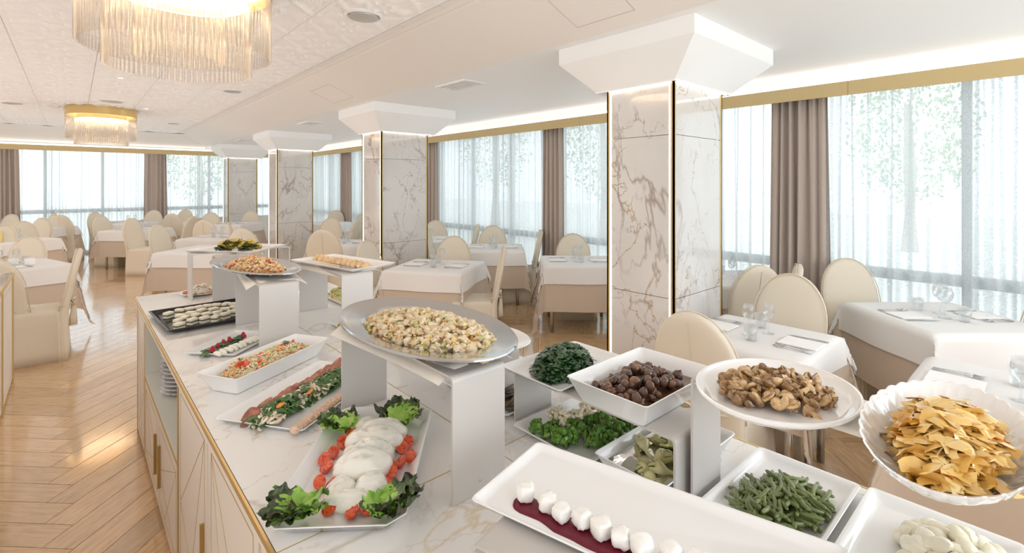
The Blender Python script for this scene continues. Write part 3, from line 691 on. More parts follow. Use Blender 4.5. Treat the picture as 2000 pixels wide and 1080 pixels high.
CHS = [
 (-.06,6.42,178,'cream covered chair seen side-on in the aisle, ribbon bow behind its back',1.02),
 (-.45,8.47,232,'broad tan-lit covered chair facing the camera across the aisle table',1.0),
 (-.50,6.35,60,'white-edged covered chair partly hidden by the smaller cabinet',1.0),
 (-.85,11.0,225,'tan covered chair behind the aisle table, cut by the picture edge',1.0),
 (-.60,12.08,315,'crumpled cream covered chair turned towards the aisle',1.0),
 (-.50,12.99,225,'tan covered chair with a rounded top behind the crumpled one',1.0),
 (-1.06,15.1,225,'pale covered chair below the wide taupe drape',1.0),
 (-.40,14.85,200,'grey-lit covered chair by the far window beside the aisle',1.0),
 (-.19,14.1,70,'cream covered chair showing its tied bow at the end of the aisle',1.0),
 (.43,14.85,315,'backlit covered chair nearest the far window on the buffet side of the aisle',1.0),
 (.48,12.96,315,'cream covered chair at the draped-cloth table, its seat skirt reaching the aisle',1.0),
 (.86,11.35,318,'tan covered chair with a white inner back, tallest beside the aisle',1.02),
 (1.05,9.32,318,'tan-rimmed covered chair with a pale inner back behind the buffet end',1.02),
 (1.45,15.0,235,'cream covered chair in front of the lone far drape',1.0),
 (1.67,13.1,48,'small tan covered chair seen from behind under the far window',1.0),
 (2.09,14.9,225,'white backlit covered chair against the far low wall',1.0),
 (1.75,11.82,135,'narrow white covered chair in profile amid the far tables',1.0),
 (2.30,12.9,230,'white domed covered chair near the fourth pillar',1.0),
 (1.82,10.40,48,'tan covered chair seen from behind beyond the glassware table',1.0),
 (3.15,13.0,225,'tan covered chair just in front of the fourth pillar',1.0),
 (1.91,8.06,46,'tan covered chair seen from behind above the courgette tray',1.0),
 (2.02,9.2,345,'narrow covered chair in profile leaning back above the courgette tray',1.0),
 (3.65,9.3,225,'tan covered chair framed between the second and third pillars',1.0),
 (4.81,11.9,225,'pale covered chair in the window bay behind the third pillar',1.0),
 (4.0,9.0,130,'grey-lit covered chair in profile by the window bay drape',1.0),
 (4.85,10.4,225,'white covered chair at the window, partly behind the second pillar',1.0),
 (2.52,6.55,47,'dark tan covered chair seen from behind above the filled pastries',1.05),
 (2.56,5.25,300,'white-lit covered chair standing at the second marble pillar',1.0),
 (4.78,7.38,225,'pale covered chair at the window just past the second pillar',1.0),
 (3.50,5.00,225,'tan-lit covered chair behind the table at the second pillar',1.0),
 (4.83,6.35,135,'covered chair seen edge-on against the sheer curtain',1.0),
 (4.86,5.87,228,'domed covered chair facing forward at the window behind four glasses',1.0),
 (4.90,4.98,137,'cream covered chair in profile in front of the curtain and long drape',1.0),
 (3.28,3.92,140,'cream covered chair in profile with its bow, pulled up to the second pillar table',1.0),
 (4.84,4.20,227,'domed covered chair behind the two upright wine glasses',1.0),
 (3.88,6.05,318,'tan covered chair half hidden by the second marble pillar',1.0),
 (4.13,1.66,55,'tan covered chair with a centre seam, seen from behind by the nearest drape',1.0),
 (3.66,1.24,182,'wide beige covered chair facing the camera across the pillar table',1.02),
 (2.42,1.24,2,'beige covered chair seen from behind, closest to the bean bowl',1.0),
 (4.36,1.49,112,'sliver of a white covered chair peeking out by the drape',1.0),
 (4.82,1.13,226,'cream covered chair standing alone before the sheer curtain at the balloon-glass table',1.02),
 (4.62,.02,135,'covered chair cut by the picture edge beyond the balloon glasses',1.0),
]
for x, y, hd, l, s in CHS: chair(x, y, hd, l, None, s)

# ------------------------------------------------------------------ buffet counter
X0, X1, Y1, YN, ZT = .30, 1.46, 4.10, -1.0, .90
top = empty('buffet_worktop', ((X0+X1)/2, 1.5, ZT)); tag(top, 'long white marble worktop of big veined slabs with thin brass joints', 'worktop')
g = .002
ys = [YN, -.15, 1.06, 2.285, 3.49, Y1]
for i in range(5):
    for (a, b) in ((X0+.006, .885), (.885, X1-.006)):
        MB().box(a+g-(X0+X1)/2, b-g-(X0+X1)/2, ys[i]+g-1.5, ys[i+1]-g-1.5-(.006 if i == 4 else 0), -.028, 0).build('marble_slab', M_top, top)
jm = MB(); cx_ = (X0+X1)/2
jm.box(.885-g-cx_, .885+g-cx_, YN-1.5, Y1-.006-1.5, -.026, -.0004)
for y in ys[1:-1]: jm.box(X0+.006-cx_, X1-.006-cx_, y-g-1.5, y+g-1.5, -.026, -.0003)
jm.build('brass_joint', M_goldline, top)
MB().box(X0-cx_, X0+.006-cx_, YN-1.5, Y1-1.5, -.016, .0005).box(X1-.006-cx_, X1-cx_, YN-1.5, Y1-1.5, -.016, .0005).box(X0-cx_, X1-cx_, Y1-.006-1.5, Y1-1.5, -.016, .0005).build('brass_edge', M_gold, top)
MB().box(X0+.001-cx_, X0+.0055-cx_, YN-1.5, Y1-1.501, -.03, -.016).box(X1-.0055-cx_, X1-.001-cx_, YN-1.5, Y1-1.501, -.03, -.016).build('under_edge', M_cab, top)
def inlay(mb, x, pts):
    for (ya, za), (yb, zb) in zip(pts, pts[1:]):
        L_ = math.hypot(yb-ya, zb-za); ny, nz = -(zb-za)/L_*.0016, (yb-ya)/L_*.0016
        mb.add([(x-.0008, ya+ny, za+nz),(x-.0008, yb+ny, zb+nz),(x-.0008, yb-ny, zb-nz),(x-.0008, ya-ny, za-nz),
                (x+.002, ya+ny, za+nz),(x+.002, yb+ny, zb+nz),(x+.002, yb-ny, zb-nz),(x+.002, ya-ny, za-nz)],
               [(0,1,2,3),(4,7,6,5),(0,4,5,1),(1,5,6,2),(2,6,7,3),(3,7,4,0)])
def door(par, x, y0, y1, z0, z1, flip, handle=None):
    d = MB().loft([[(x, y0+.002, z0), (x, y1-.002, z0), (x, y1-.002, z1), (x, y0+.002, z1)], [(x+.018, y0+.002, z0), (x+.018, y1-.002, z0), (x+.018, y1-.002, z1), (x+.018, y0+.002, z1)]]).build('door', M_cab, par)
    i = .045; a, b = (y0+i, y1-i) if not flip else (y1-i, y0+i); lo, hi = z0+i, z1-i
    mb = MB()
    inlay(mb, x, [(a,lo),(b,lo),(b,hi),(a,hi),(a,lo)])
    inlay(mb, x, [(b, hi), (a, lo+(hi-lo)*.42), (b, lo)])
    inlay(mb, x, [(b, hi), (a+(b-a)*.35, lo)])
    mb.build('inlay_line', M_goldline, d)
    if handle is not None:
        MB().box(x-.012, x, handle-.006, handle+.006, z0+(z1-z0)*(.27 if z1 < .6 else .2), z0+(z1-z0)*(.72 if z1 < .6 else .61)).build('handle', M_bronze, d)
XF, XBK = .318, 1.44
def cabinet(y0, y1, label):
    r = empty('buffet_cabinet', (0,0,0)); tag(r, label, 'cabinet')
    return r
c = cabinet(3.63, 4.09, 'narrow end cabinet of the buffet with one inlaid door')
MB().box(XF+.018, XBK, 3.632, 4.08, .0, .87).build('body', M_cab, c); door(c, XF, 3.64, 4.08, .04, .862, False)
MB().box(XF-.002, XF+.014, 4.08, 4.09, 0, .87).box(XF-.002, XF+.014, 3.626, 3.636, 0, .87).build('brass_strip', M_goldline, c)
c = cabinet(2.39, 3.63, 'buffet cabinet with an open niche above two slim-handled doors')
MB().box(XF+.018, XBK, 2.392, 3.628, 0, .505).box(XF+.45, XBK, 2.392, 3.628, .505, .87).build('body', M_cab, c)
MB().box(XF, XF+.45, 2.39, 3.628, .505, .520).box(XF, XF+.45, 2.385, 2.395, .52, .87).box(XF, XF+.45, 3.62, 3.628, .52, .87).box(XF+.44, XF+.45, 2.395, 3.62, .52, .87).box(XF, XF+.45, 2.39, 3.628, .862, .87).build('niche_lining', M_niche, c)
door(c, XF, 3.015, 3.62, .04, .495, False, 3.09); door(c, XF, 2.40, 3.010, .04, .495, True, 2.935)
MB().box(XF-.004, XF+.004, 2.39, 3.628, .500, .508).box(XF-.004, XF+.012, 2.380, 2.392, 0, .87).build('brass_strip', M_goldline, c)
c = cabinet(1.80, 2.38, 'tall-door buffet cabinet nearest the open niche')
MB().box(XF+.018, XBK, 1.802, 2.378, 0, .87).build('body', M_cab, c); door(c, XF, 1.808, 2.372, .04, .862, True, 1.86)
c = cabinet(1.22, 1.80, 'tall-door buffet cabinet whose door is cut by the picture bottom')
MB().box(XF+.018, XBK, 1.222, 1.798, 0, .87).build('body', M_cab, c); door(c, XF, 1.228, 1.795, .04, .862, False)
c = cabinet(-1, 1.22, 'plain closing cabinet under the near end of the buffet')
MB().box(XF+.018, XBK, -.98, 1.218, 0, .87).build('body', M_cab, c); door(c, XF, .64, 1.212, .04, .862, True)
# stacked plates in the niche
PL = MB().lathe([(.04,0),(.07,.004),(.115,.014),(.125,.020),(.124,.023),(.07,.010),(.001,.009)], 28).mesh('plate', marble('swirl_glaze', (.70,.69,.68), (.45,.44,.44), (.18,.18,.20), 5, .15, .06), True)
ORD = 'first second third fourth fifth sixth seventh eighth ninth tenth eleventh twelfth thirteenth fourteenth fifteenth sixteenth seventeenth eighteenth nineteenth twentieth twenty-first twenty-second'.split()
for k in range(10): tag(link('plate', PL, None, (.470, 3.20, .5205+k*.0215), (0,0,k*.7)), 'grey-swirled plate, ' + ORD[9-k] + ' from the top of the stack in the niche', 'plate', 'plates stacked in the niche')
# smaller counter across the aisle
r = empty('aisle_cabinet', (0,0,0)); tag(r, 'white lacquered cabinet with brass edges across the aisle from the buffet', 'cabinet')
MB().box(-1.1, -.395, 1.5, 5.78, 0, .885).build('body', M_cab, r)
for i, (a, b) in enumerate(((4.99,5.79),(4.17,4.98),(3.35,4.16),(2.5,3.34))):
    d = MB().box(-.395, -.377, a+.004, b-.004, .04, .87).build('door', M_cab, r)
    mb = MB(); y = a
    for q in ((a+.05,b-.05),): 
        for (ya, za), (yb, zb) in (((q[0],.09),(q[1],.09)),((q[1],.09),(q[1],.82)),((q[1],.82),(q[0],.82)),((q[0],.82),(q[0],.09)),((q[0],.82),(q[1],.09))):
            L_ = math.hypot(yb-ya, zb-za); ny, nz = -(zb-za)/L_*.0015, (yb-ya)/L_*.0015
            mb.add([(-.3762, ya+ny, za+nz),(-.3762, yb+ny, zb+nz),(-.3762, yb-ny, zb-nz),(-.3762, ya-ny, za-nz)], [(0,1,2,3)])
    mb.build('inlay_line', M_goldline, d)
MB().box(-.385, -.368, 5.775, 5.795, 0, .9).box(-.385, -.368, 4.975, 4.985, 0, .9).build('brass_strip', M_goldline, r)
tag(MB().box(-1.1, -.374, 1.5, 5.80, .888, .918).build('aisle_worktop', M_top), 'white marble top of the cabinet across the aisle', 'worktop')
MB2 = MB().box(-.374, -.366, 1.5, 5.806, .886, .919).box(-1.1, -.366, 5.80, 5.806, .886, .919)
MB2.build('brass_edge', M_gold, bpy.data.objects['aisle_worktop'])

# ------------------------------------------------------------------ risers (bent metal bridges)
def riser(cx, cy, rz, length, width, h, label, t=.006):
    """bridge along local y"""
    r = empty('display_riser', (cx, cy, ZT+.0008), R(rz)); tag(r, label, 'riser', None)
    hl, hw, b = length/2, width/2, .014
    def sec(y, z): return None
    outer = [(-hl,0),(-hl,h-b)] + [(-hl+b-b*math.cos(a), h-b+b*math.sin(a)) for a in (PI/8,PI/4,3*PI/8,PI/2)]
    outer += [(-y, z) for y, z in outer[::-1]]
    inner = [(-hl+t,0),(-hl+t,h-b)] + [(-hl+b-(b-t)*math.cos(a), h-b+(b-t)*math.sin(a)) for a in (PI/8,PI/4,3*PI/8,PI/2)]
    inner += [(-y, z) for y, z in inner[::-1]]
    n = len(outer); mb = MB(); vs = []
    for x in (-hw, hw): vs += [(x, y, z) for y, z in outer] + [(x, y, z) for y, z in inner]
    fs = []
    for i in range(n-1):
        fs += [(i, i+1, 2*n+i+1, 2*n+i), (n+i, 3*n+i, 3*n+i+1, n+i+1), (i, n+i, n+i+1, i+1), (2*n+i, 2*n+i+1, 3*n+i+1, 3*n+i)]
    fs += [(0, 2*n, 3*n, n), (n-1, 2*n-1, 4*n-1, 3*n-1)]
    mb.add(vs, fs); mb.build('bridge', M_ris, r, 30)
    for s in (-1, 1):
        MB().lathe([(.0035,-.0005),(.0035,.0012),(.001,.0018)], 8).build('rivet', M_chrome, r, True, (0, s*(hl+.0003), .03), (R(-90*s),0,0))
    return r
riser(.735, 1.253, 0, .634, .16, .30, 'tall grey metal riser holding up the large silver platter')
riser(.71, 2.635, -3, .56, .165, .30, 'tall grey metal riser under the near end of the smaller silver platter')
riser(.72, 3.255, 0, .64, .13, .30, 'tall grey metal riser under the far end of the smaller silver platter')
riser(1.07, 2.665, 0, .61, .165, .30, 'tall grey metal riser under the tray of filled pastries')
riser(.865, 3.78, 90, .60, .16, .30, 'tall grey metal riser under the courgette tray at the buffet end')
riser(1.125, .872, 0, .56, .165, .155, 'low grey metal riser under the spinach tray and the bean bowl')
riser(1.15, .275, 0, .60, .14, .30, 'tall grey metal riser carrying the mushroom plate and the scalloped bowl')
riser(.62, .50, 14, .36, .165, .15, 'low grey metal riser under the goat cheese tray')
riser(1.14, 1.62, 0, .60, .16, .15, 'low grey metal riser under the purple cabbage dish')
def napkin_flat(cx, cy, z, rz, w, l, label, curl=.03, seed=0):
    r2 = random.Random(seed); n = 14; vs = []
    for j in range(n+1):
        for i in range(n+1):
            u, v = -1+2*i/n, -1+2*j/n
            ex = max(0, abs(u)*w/2 - .082); ez = -ex*.55 - curl*max(0, abs(v)-.8)*.4
            vs.append((u*w/2, v*l/2, .0025 + ez + .0015*math.sin(u*5+v*3+seed)))
    fs = [(j*(n+1)+i, j*(n+1)+i+1, (j+1)*(n+1)+i+1, (j+1)*(n+1)+i) for j in range(n) for i in range(n)]
    mb = MB().add(vs, fs); o = mb.build('paper_napkin', M_napk, None, True, (cx, cy, z), (0,0,R(rz)))
    o.modifiers.new('thickness', 'SOLIDIFY').thickness = .0015
    return tag(o, label, 'napkin')
napkin_flat(.745, 1.26, 1.2005, 4, .25, .56, 'cream napkin spread under the large silver platter', seed=1)
napkin_flat(.74, 2.66, 1.2005, -8, .26, .50, 'cream napkin spread under the smaller silver platter', seed=2)
napkin_flat(1.08, 2.64, 1.2005, 8, .24, .50, 'cream napkin poking out under the pastry tray', seed=3)
napkin_flat(1.14, .27, 1.2005, 0, .18, .56, 'white napkin between the mushroom plate and the scalloped bowl', seed=4)

# ------------------------------------------------------------------ dishes
def tray(name, cx, cy, z, rz, lx, ly, depth, label, cat='tray', m=None, lip=.014, slope=.35, corner=.012, chamf=0, th=.004, tilt=0):
    """rectangular dish; lx, ly: outer rim size; z: underside height"""
    hx, hy = lx/2, ly/2; ins = depth*slope; fl = lip
    def LP(ix, zz, rad=corner):
        q = max(.002, rad-0*ix)
        if chamf:
            cxx = max(.004, chamf-ix*.4); a, b = hx-ix, hy-ix
            P_ = []
            for (x, y) in ((a,b-cxx),(a-cxx,b),(-a+cxx,b),(-a,b-cxx),(-a,-b+cxx),(-a+cxx,-b),(a-cxx,-b),(a,-b+cxx)): P_.append((x,y,zz))
            return P_
        return rr(hx-ix, hy-ix, q, 4, zz)
    e = .0015
    loops = [LP(fl+ins+th, 0), LP(fl+ins-.001, .001), LP(.002, depth-th*.8), LP(0, depth-e), LP(.001, depth), LP(fl*.6, depth), LP(fl, depth-e), LP(fl+ins*.5, depth*.5+th*.5), LP(fl+ins, th+.002), LP(fl+ins+.006, th)]
    mb = MB().loft(loops, True, True)
    o = mb.build(name, m or M_por, None, 35, (cx, cy, z), (0, 0, R(rz)))
    return tag(o, label, cat)
E0 = .001
D = {}
D['mozz'] = tray('serving_tray', .578, 1.235, ZT+E0, -39, .305, .56, .030, 'long white melamine tray with clipped corners holding the sliced mozzarella', chamf=.036, slope=.8, lip=.006)
D['meat'] = tray('serving_tray', .632, 1.772, ZT+E0, -56, .32, .52, .018, 'flat white tray of sliced roast beef and mushroom salad', slope=.6, lip=.006)
D['rice'] = tray('serving_bowl', .585, 2.105, ZT+E0, -60, .19, .49, .072, 'deep oblong white bowl of rice salad', 'bowl', slope=.45, lip=.005, corner=.01)
D['rasp'] = tray('serving_tray', .56, 2.565, ZT+E0, -48, .245, .335, .016, 'small white rectangular tray of cheese rolls and raspberries', slope=.7, lip=.006)
D['sand'] = tray('serving_tray', .565, 3.215, ZT+E0, 3, .47, .53, .024, 'glossy black rectangular tray of small sandwiches', m=M_black, slope=.8, lip=.012)
D['zuc'] = tray('serving_tray', .835, 3.76, 1.2015, 38, .40, .47, .018, 'white tray of grilled courgettes at the far end of the buffet', slope=.7, lip=.006)
D['past'] = tray('serving_tray', 1.115, 2.665, 1.204, 12, .29, .57, .018, 'white rectangular tray of filled pastries on a tall riser', slope=.7, lip=.006)
D['yel'] = tray('serving_tray', 1.12, 2.55, ZT+E0, 38, .46, .36, .016, 'white tray of pale yellow slices tucked beneath the pastry riser', slope=.7, lip=.006) if False else tray('serving_tray', 1.075, 2.40, ZT+E0, 0, .13, .40, .016, 'narrow white tray of pale yellow slices beneath the pastry riser', slope=.7, lip=.006)
D['spin'] = tray('serving_tray', 1.19, 1.055, ZT+.1565, 0, .365, .262, .018, 'white tray of dark cooked spinach on a low riser', slope=.6, lip=.008)
D['bean'] = tray('serving_bowl', 1.190, .775, ZT+.1565, 0, .365, .258, .066, 'square-sided white bowl of glazed brown onions', 'bowl', slope=.4, lip=.004, corner=.012)
D['broc'] = tray('serving_tray', 1.17, .957, ZT+E0, 0, .36, .292, .022, 'white tray of broccoli and cauliflower on the marble', slope=.7, lip=.008)
D['arti'] = tray('serving_bowl', 1.19, .70, ZT+E0, 0, .375, .205, .055, 'white rectangular bowl of artichokes in clear liquor', 'bowl', slope=.4, lip=.004, corner=.012)
D['gbean'] = tray('serving_tray', 1.235, .432, ZT+E0, 0, .36, .236, .024, 'white square tray of green beans on the marble', slope=.5, lip=.010)
D['pot'] = tray('serving_tray', 1.24, .17, ZT+E0, 0, .37, .262, .024, 'white square tray of boiled potato pieces on the marble', slope=.5, lip=.010)
D['cheese'] = tray('serving_tray', .735, .475, ZT+.152, 14, .245, .58, .016, 'long white tray of goat cheese cubes on red sauce', slope=.5, lip=.006)
D['egg'] = tray('serving_tray', 1.13, 1.35, ZT+E0, 0, .22, .37, .016, 'white tray of grilled aubergine behind the tall riser', slope=.5, lip=.006)
D['oliv'] = tray('serving_tray', 1.08, 1.84, ZT+E0, 0, .16, .22, .016, 'small white tray of olives seen under the silver platter', slope=.5, lip=.006)
D['back'] = tray('serving_tray', 1.33, 3.15, ZT+E0, 0, .22, .46, .016, 'white tray with chopped salad at the back edge of the buffet', slope=.5, lip=.006)
def oval(name, cx, cy, z, rz, a, b, prof, m, label, cat='platter', scallop=0, n=64):
    loops = []
    for r_, zz in prof:
        L_ = []
        for i in range(n):
            t = 2*PI*i/n; k = 1.0
            if scallop and r_ > .6: k += scallop*(r_-.6)/.4*abs(math.sin(t*17))**.8
            dz = scallop*.12*abs(math.sin(t*17)) if scallop and r_ > .93 else 0
            L_.append((a*r_*k*math.cos(t), b*r_*k*math.sin(t), zz+dz))
        loops.append(L_)
    o = MB().loft(loops, True, True).build(name, m, None, 50, (cx, cy, z), (0, 0, R(rz)))
    return tag(o, label, cat)
SP = [(.60,0),(.66,.0015),(.71,.014),(.80,.019),(.93,.023),(.985,.0235),(1.0,.021),(1.0,.024),(.99,.0275),(.975,.0265),(.93,.025),(.80,.021),(.74,.0185),(.70,.0165),(.66,.004),(.60,.0025)]
oval('silver_platter', .775, 1.27, 1.2045, -2, .205, .375, [(r_, z*1.25) for r_, z in SP], M_silver, 'large oval polished steel platter of chicken salad')
oval('silver_platter', .700, 2.79, 1.2045, 8, .160, .40, [(r_, z*1.2) for r_, z in SP], M_silver, 'smaller oval polished steel platter of colourful pasta salad')
oval('round_plate', 1.095, .394, 1.2045, 0, .182, .150, [(.80,0),(.86,.001),(.985,.014),(1.0,.020),(.995,.0225),(.965,.0225),(.95,.016),(.90,.008),(.80,.006)], M_por2, 'round white plate with a raised rim, heaped with sauteed mushrooms', 'plate')
oval('scalloped_bowl', 1.06, .120, 1.2045, 2, .238, .108, [(.55,0),(.62,.002),(.80,.018),(.93,.036),(.99,.048),(1.0,.0505),(.975,.050),(.93,.042),(.80,.024),(.62,.0085),(.5,.007)], M_por2, 'oval white scalloped porcelain bowl of braised cabbage', 'bowl', scallop=.022, n=240)
oval('oval_dish', 1.12, 1.52, ZT+.1515, 20, .17, .27, [(.6,0),(.7,.002),(1.0,.022),(.99,.025),(.72,.008),(.6,.006)], M_por2, 'white oval dish of red cabbage half under the silver platter', 'dish')
oval('round_plate', .66, 3.93, ZT+E0, 0, .13, .13, [(.6,0),(.7,.001),(1.0,.013),(.98,.016),(.7,.005),(.6,.004)], M_por2, 'white plate with orange garnish under the far riser', 'plate')

# ------------------------------------------------------------------ food
rnd = random.Random(11)
F_chick = ramp_mat('cooked_chicken', [(.25,(.55,.38,.18)),(.5,(.76,.62,.42)),(.8,(.88,.80,.64))], 60, .45)
F_celery = ramp_mat('celery_bits', [(.3,(.42,.46,.16)),(.7,(.66,.68,.36))], 60, .35)
F_corn = mat('sweetcorn', (.85,.56,.10), .3, coat=.3)
F_carrot = mat('cooked_carrot', (.85,.30,.05), .35, coat=.3)
F_toast = ramp_mat('toasted_bits', [(.3,(.25,.13,.04)),(.7,(.60,.38,.16))], 50, .5)
F_herb = mat('green_herb', (.10,.22,.04), .5)
F_red = mat('red_radicchio', (.42,.05,.06), .35, coat=.3)
F_pasta = ramp_mat('pasta_bits', [(.3,(.72,.42,.20)),(.7,(.88,.66,.42))], 40, .4)
F_rice = ramp_mat('rice_grain', [(.3,(.80,.64,.38)),(.7,(.93,.82,.60))], 50, .4)
F_mozz = ramp_mat('mozzarella', [(.3,(.86,.83,.73)),(.7,(.92,.905,.85))], 9, .14, coat=.6, bump=.35, sss=.15)
F_mozzcut = mat('mozzarella_cut_face', (.90,.86,.70), .3, coat=.2)
F_tskin = mat('tomato_skin', (.72,.045,.015), .15, coat=.7)
F_tflesh = ramp_mat('tomato_flesh', [(.35,(.70,.06,.015)),(.5,(.80,.14,.045)),(.65,(.50,.02,.005))], 90, .15, coat=.6, bump=.4)
F_let = ramp_mat('lettuce_green', [(.3,(.18,.42,.04)),(.7,(.50,.72,.16))], 22, .35, coat=.2)
F_letdark = ramp_mat('lettuce_red_tip', [(.3,(.045,.025,.03)),(.5,(.05,.07,.025)),(.7,(.10,.20,.04))], 25, .3, coat=.3)
F_beef = ramp_mat('roast_beef', [(.3,(.22,.06,.04)),(.5,(.38,.13,.09)),(.72,(.50,.25,.18))], 40, .4, coat=.2)
F_crust = ramp_mat('beef_crust', [(.3,(.16,.07,.04)),(.7,(.38,.20,.12))], 60, .5)
F_mushw = ramp_mat('raw_mushroom', [(.3,(.55,.40,.24)),(.6,(.84,.77,.64))], 30, .5)
F_mushb = ramp_mat('mushroom_gill', [(.3,(.22,.13,.07)),(.7,(.40,.27,.16))], 60, .6)
F_saute = ramp_mat('sauteed_mushroom', [(.30,(.26,.12,.04)),(.45,(.52,.32,.14)),(.6,(.68,.48,.25)),(.8,(.80,.63,.40))], 70, .3, coat=.45, distort=.6)
F_mskin = ramp_mat('mushroom_skin_brown', [(.3,(.14,.065,.022)),(.7,(.42,.25,.11))], 50, .3, coat=.45)
F_gill = ramp_mat('sauteed_gill', [(.3,(.05,.025,.012)),(.7,(.30,.16,.06))], 60, .4, coat=.3)
F_rocket = mat('rocket_leaf', (.045,.14,.025), .4, coat=.2, var=.3, vscale=30)
F_nut = ramp_mat('crumbed_slice', [(.3,(.60,.36,.22)),(.55,(.76,.54,.40)),(.8,(.88,.74,.62))], 110, .6, bump=.6)
F_bread = ramp_mat('sandwich_bread', [(.3,(.84,.76,.58)),(.7,(.92,.87,.74))], 40, .7)
F_fill = mat('sandwich_filling', (.16,.15,.07), .5, var=.5, vscale=60)
F_rasp = mat('raspberry', (.50,.03,.06), .35, coat=.3, bump=.8, bscale=260)
F_roll = ramp_mat('soft_white_cheese', [(.3,(.86,.83,.70)),(.7,(.94,.92,.84))], 30, .45)
F_basil = mat('dark_basil', (.03,.12,.04), .35, coat=.4)
F_past = ramp_mat('golden_pastry', [(.3,(.62,.38,.18)),(.6,(.80,.57,.33)),(.85,(.88,.72,.50))], 25, .45, coat=.15)
F_zuc = ramp_mat('courgette_flesh', [(.3,(.48,.31,.03)),(.7,(.72,.55,.10))], 30, .3, coat=.4)
F_zskin = mat('courgette_skin', (.05,.07,.015), .35, coat=.3)
F_spin = ramp_mat('cooked_spinach', [(.3,(.008,.03,.008)),(.6,(.02,.085,.02)),(.8,(.05,.16,.035))], 70, .28, coat=.5, bump=.8)
F_onion = ramp_mat('glazed_onion', [(.3,(.035,.015,.012)),(.5,(.10,.04,.022)),(.75,(.30,.13,.05))], 14, .12, coat=.8, bump=.15)
F_brine = mat('brown_glaze', (.13,.06,.03), .08, coat=.6)
F_brocc = ramp_mat('broccoli_head', [(.3,(.03,.09,.008)),(.55,(.10,.23,.025)),(.75,(.27,.42,.09))], 90, .5, bump=1.0)
F_stalk = mat('broccoli_stalk', (.28,.46,.12), .4, coat=.2)
F_cauli = ramp_mat('cauliflower', [(.3,(.78,.66,.42)),(.7,(.93,.88,.72))], 60, .5, bump=.8)
F_arti = ramp_mat('artichoke_heart', [(.3,(.50,.46,.14)),(.6,(.74,.70,.38)),(.85,(.88,.85,.62))], 25, .3, coat=.5)
F_gb = ramp_mat('green_bean', [(.3,(.09,.12,.03)),(.6,(.20,.25,.085)),(.85,(.38,.42,.20))], 25, .3, coat=.4)
F_pot = ramp_mat('boiled_potato', [(.3,(.84,.78,.58)),(.7,(.93,.90,.78))], 20, .35, coat=.25, sss=.1)
F_cab = ramp_mat('braised_cabbage', [(.28,(.66,.34,.05)),(.5,(.84,.56,.17)),(.75,(.93,.78,.44))], 16, .2, coat=.6, sss=.08)
F_caby = mat('pepper_strip_yellow', (.86,.46,.03), .2, coat=.6)
F_goat = ramp_mat('goat_cheese', [(.3,(.90,.885,.84)),(.7,(.955,.95,.93))], 40, .7, bump=.9)
F_sauce = mat('berry_sauce', (.14,.004,.018), .12, spec=.4)
F_purple = mat('red_cabbage_shreds', (.12,.03,.14), .35, coat=.3)
F_eggp = ramp_mat('grilled_aubergine', [(.3,(.05,.02,.015)),(.6,(.22,.12,.06)),(.8,(.42,.28,.14))], 35, .35, coat=.3)
def liquid_mat(name, col, tr=.55):
    m, N, L, b = nt(name); N.remove(b); out = N['Material Output']
    t = N.new('ShaderNodeBsdfTransparent'); t.inputs[0].default_value = C(col); g = N.new('ShaderNodeBsdfGlossy'); g.inputs['Roughness'].default_value = .03
    d = N.new('ShaderNodeBsdfDiffuse'); d.inputs[0].default_value = C(col); a = N.new('ShaderNodeMixShader'); a.inputs[0].default_value = tr; L.new(d.outputs[0], a.inputs[1]); L.new(t.outputs[0], a.inputs[2])
    lw = N.new('ShaderNodeFresnel'); mx = N.new('ShaderNodeMixShader'); L.new(lw.outputs[0], mx.inputs[0]); L.new(a.outputs[0], mx.inputs[1]); L.new(g.outputs[0], mx.inputs[2]); L.new(mx.outputs[0], out.inputs[0]); return m
F_liq = liquid_mat('artichoke_liquor', (.70,.66,.38))

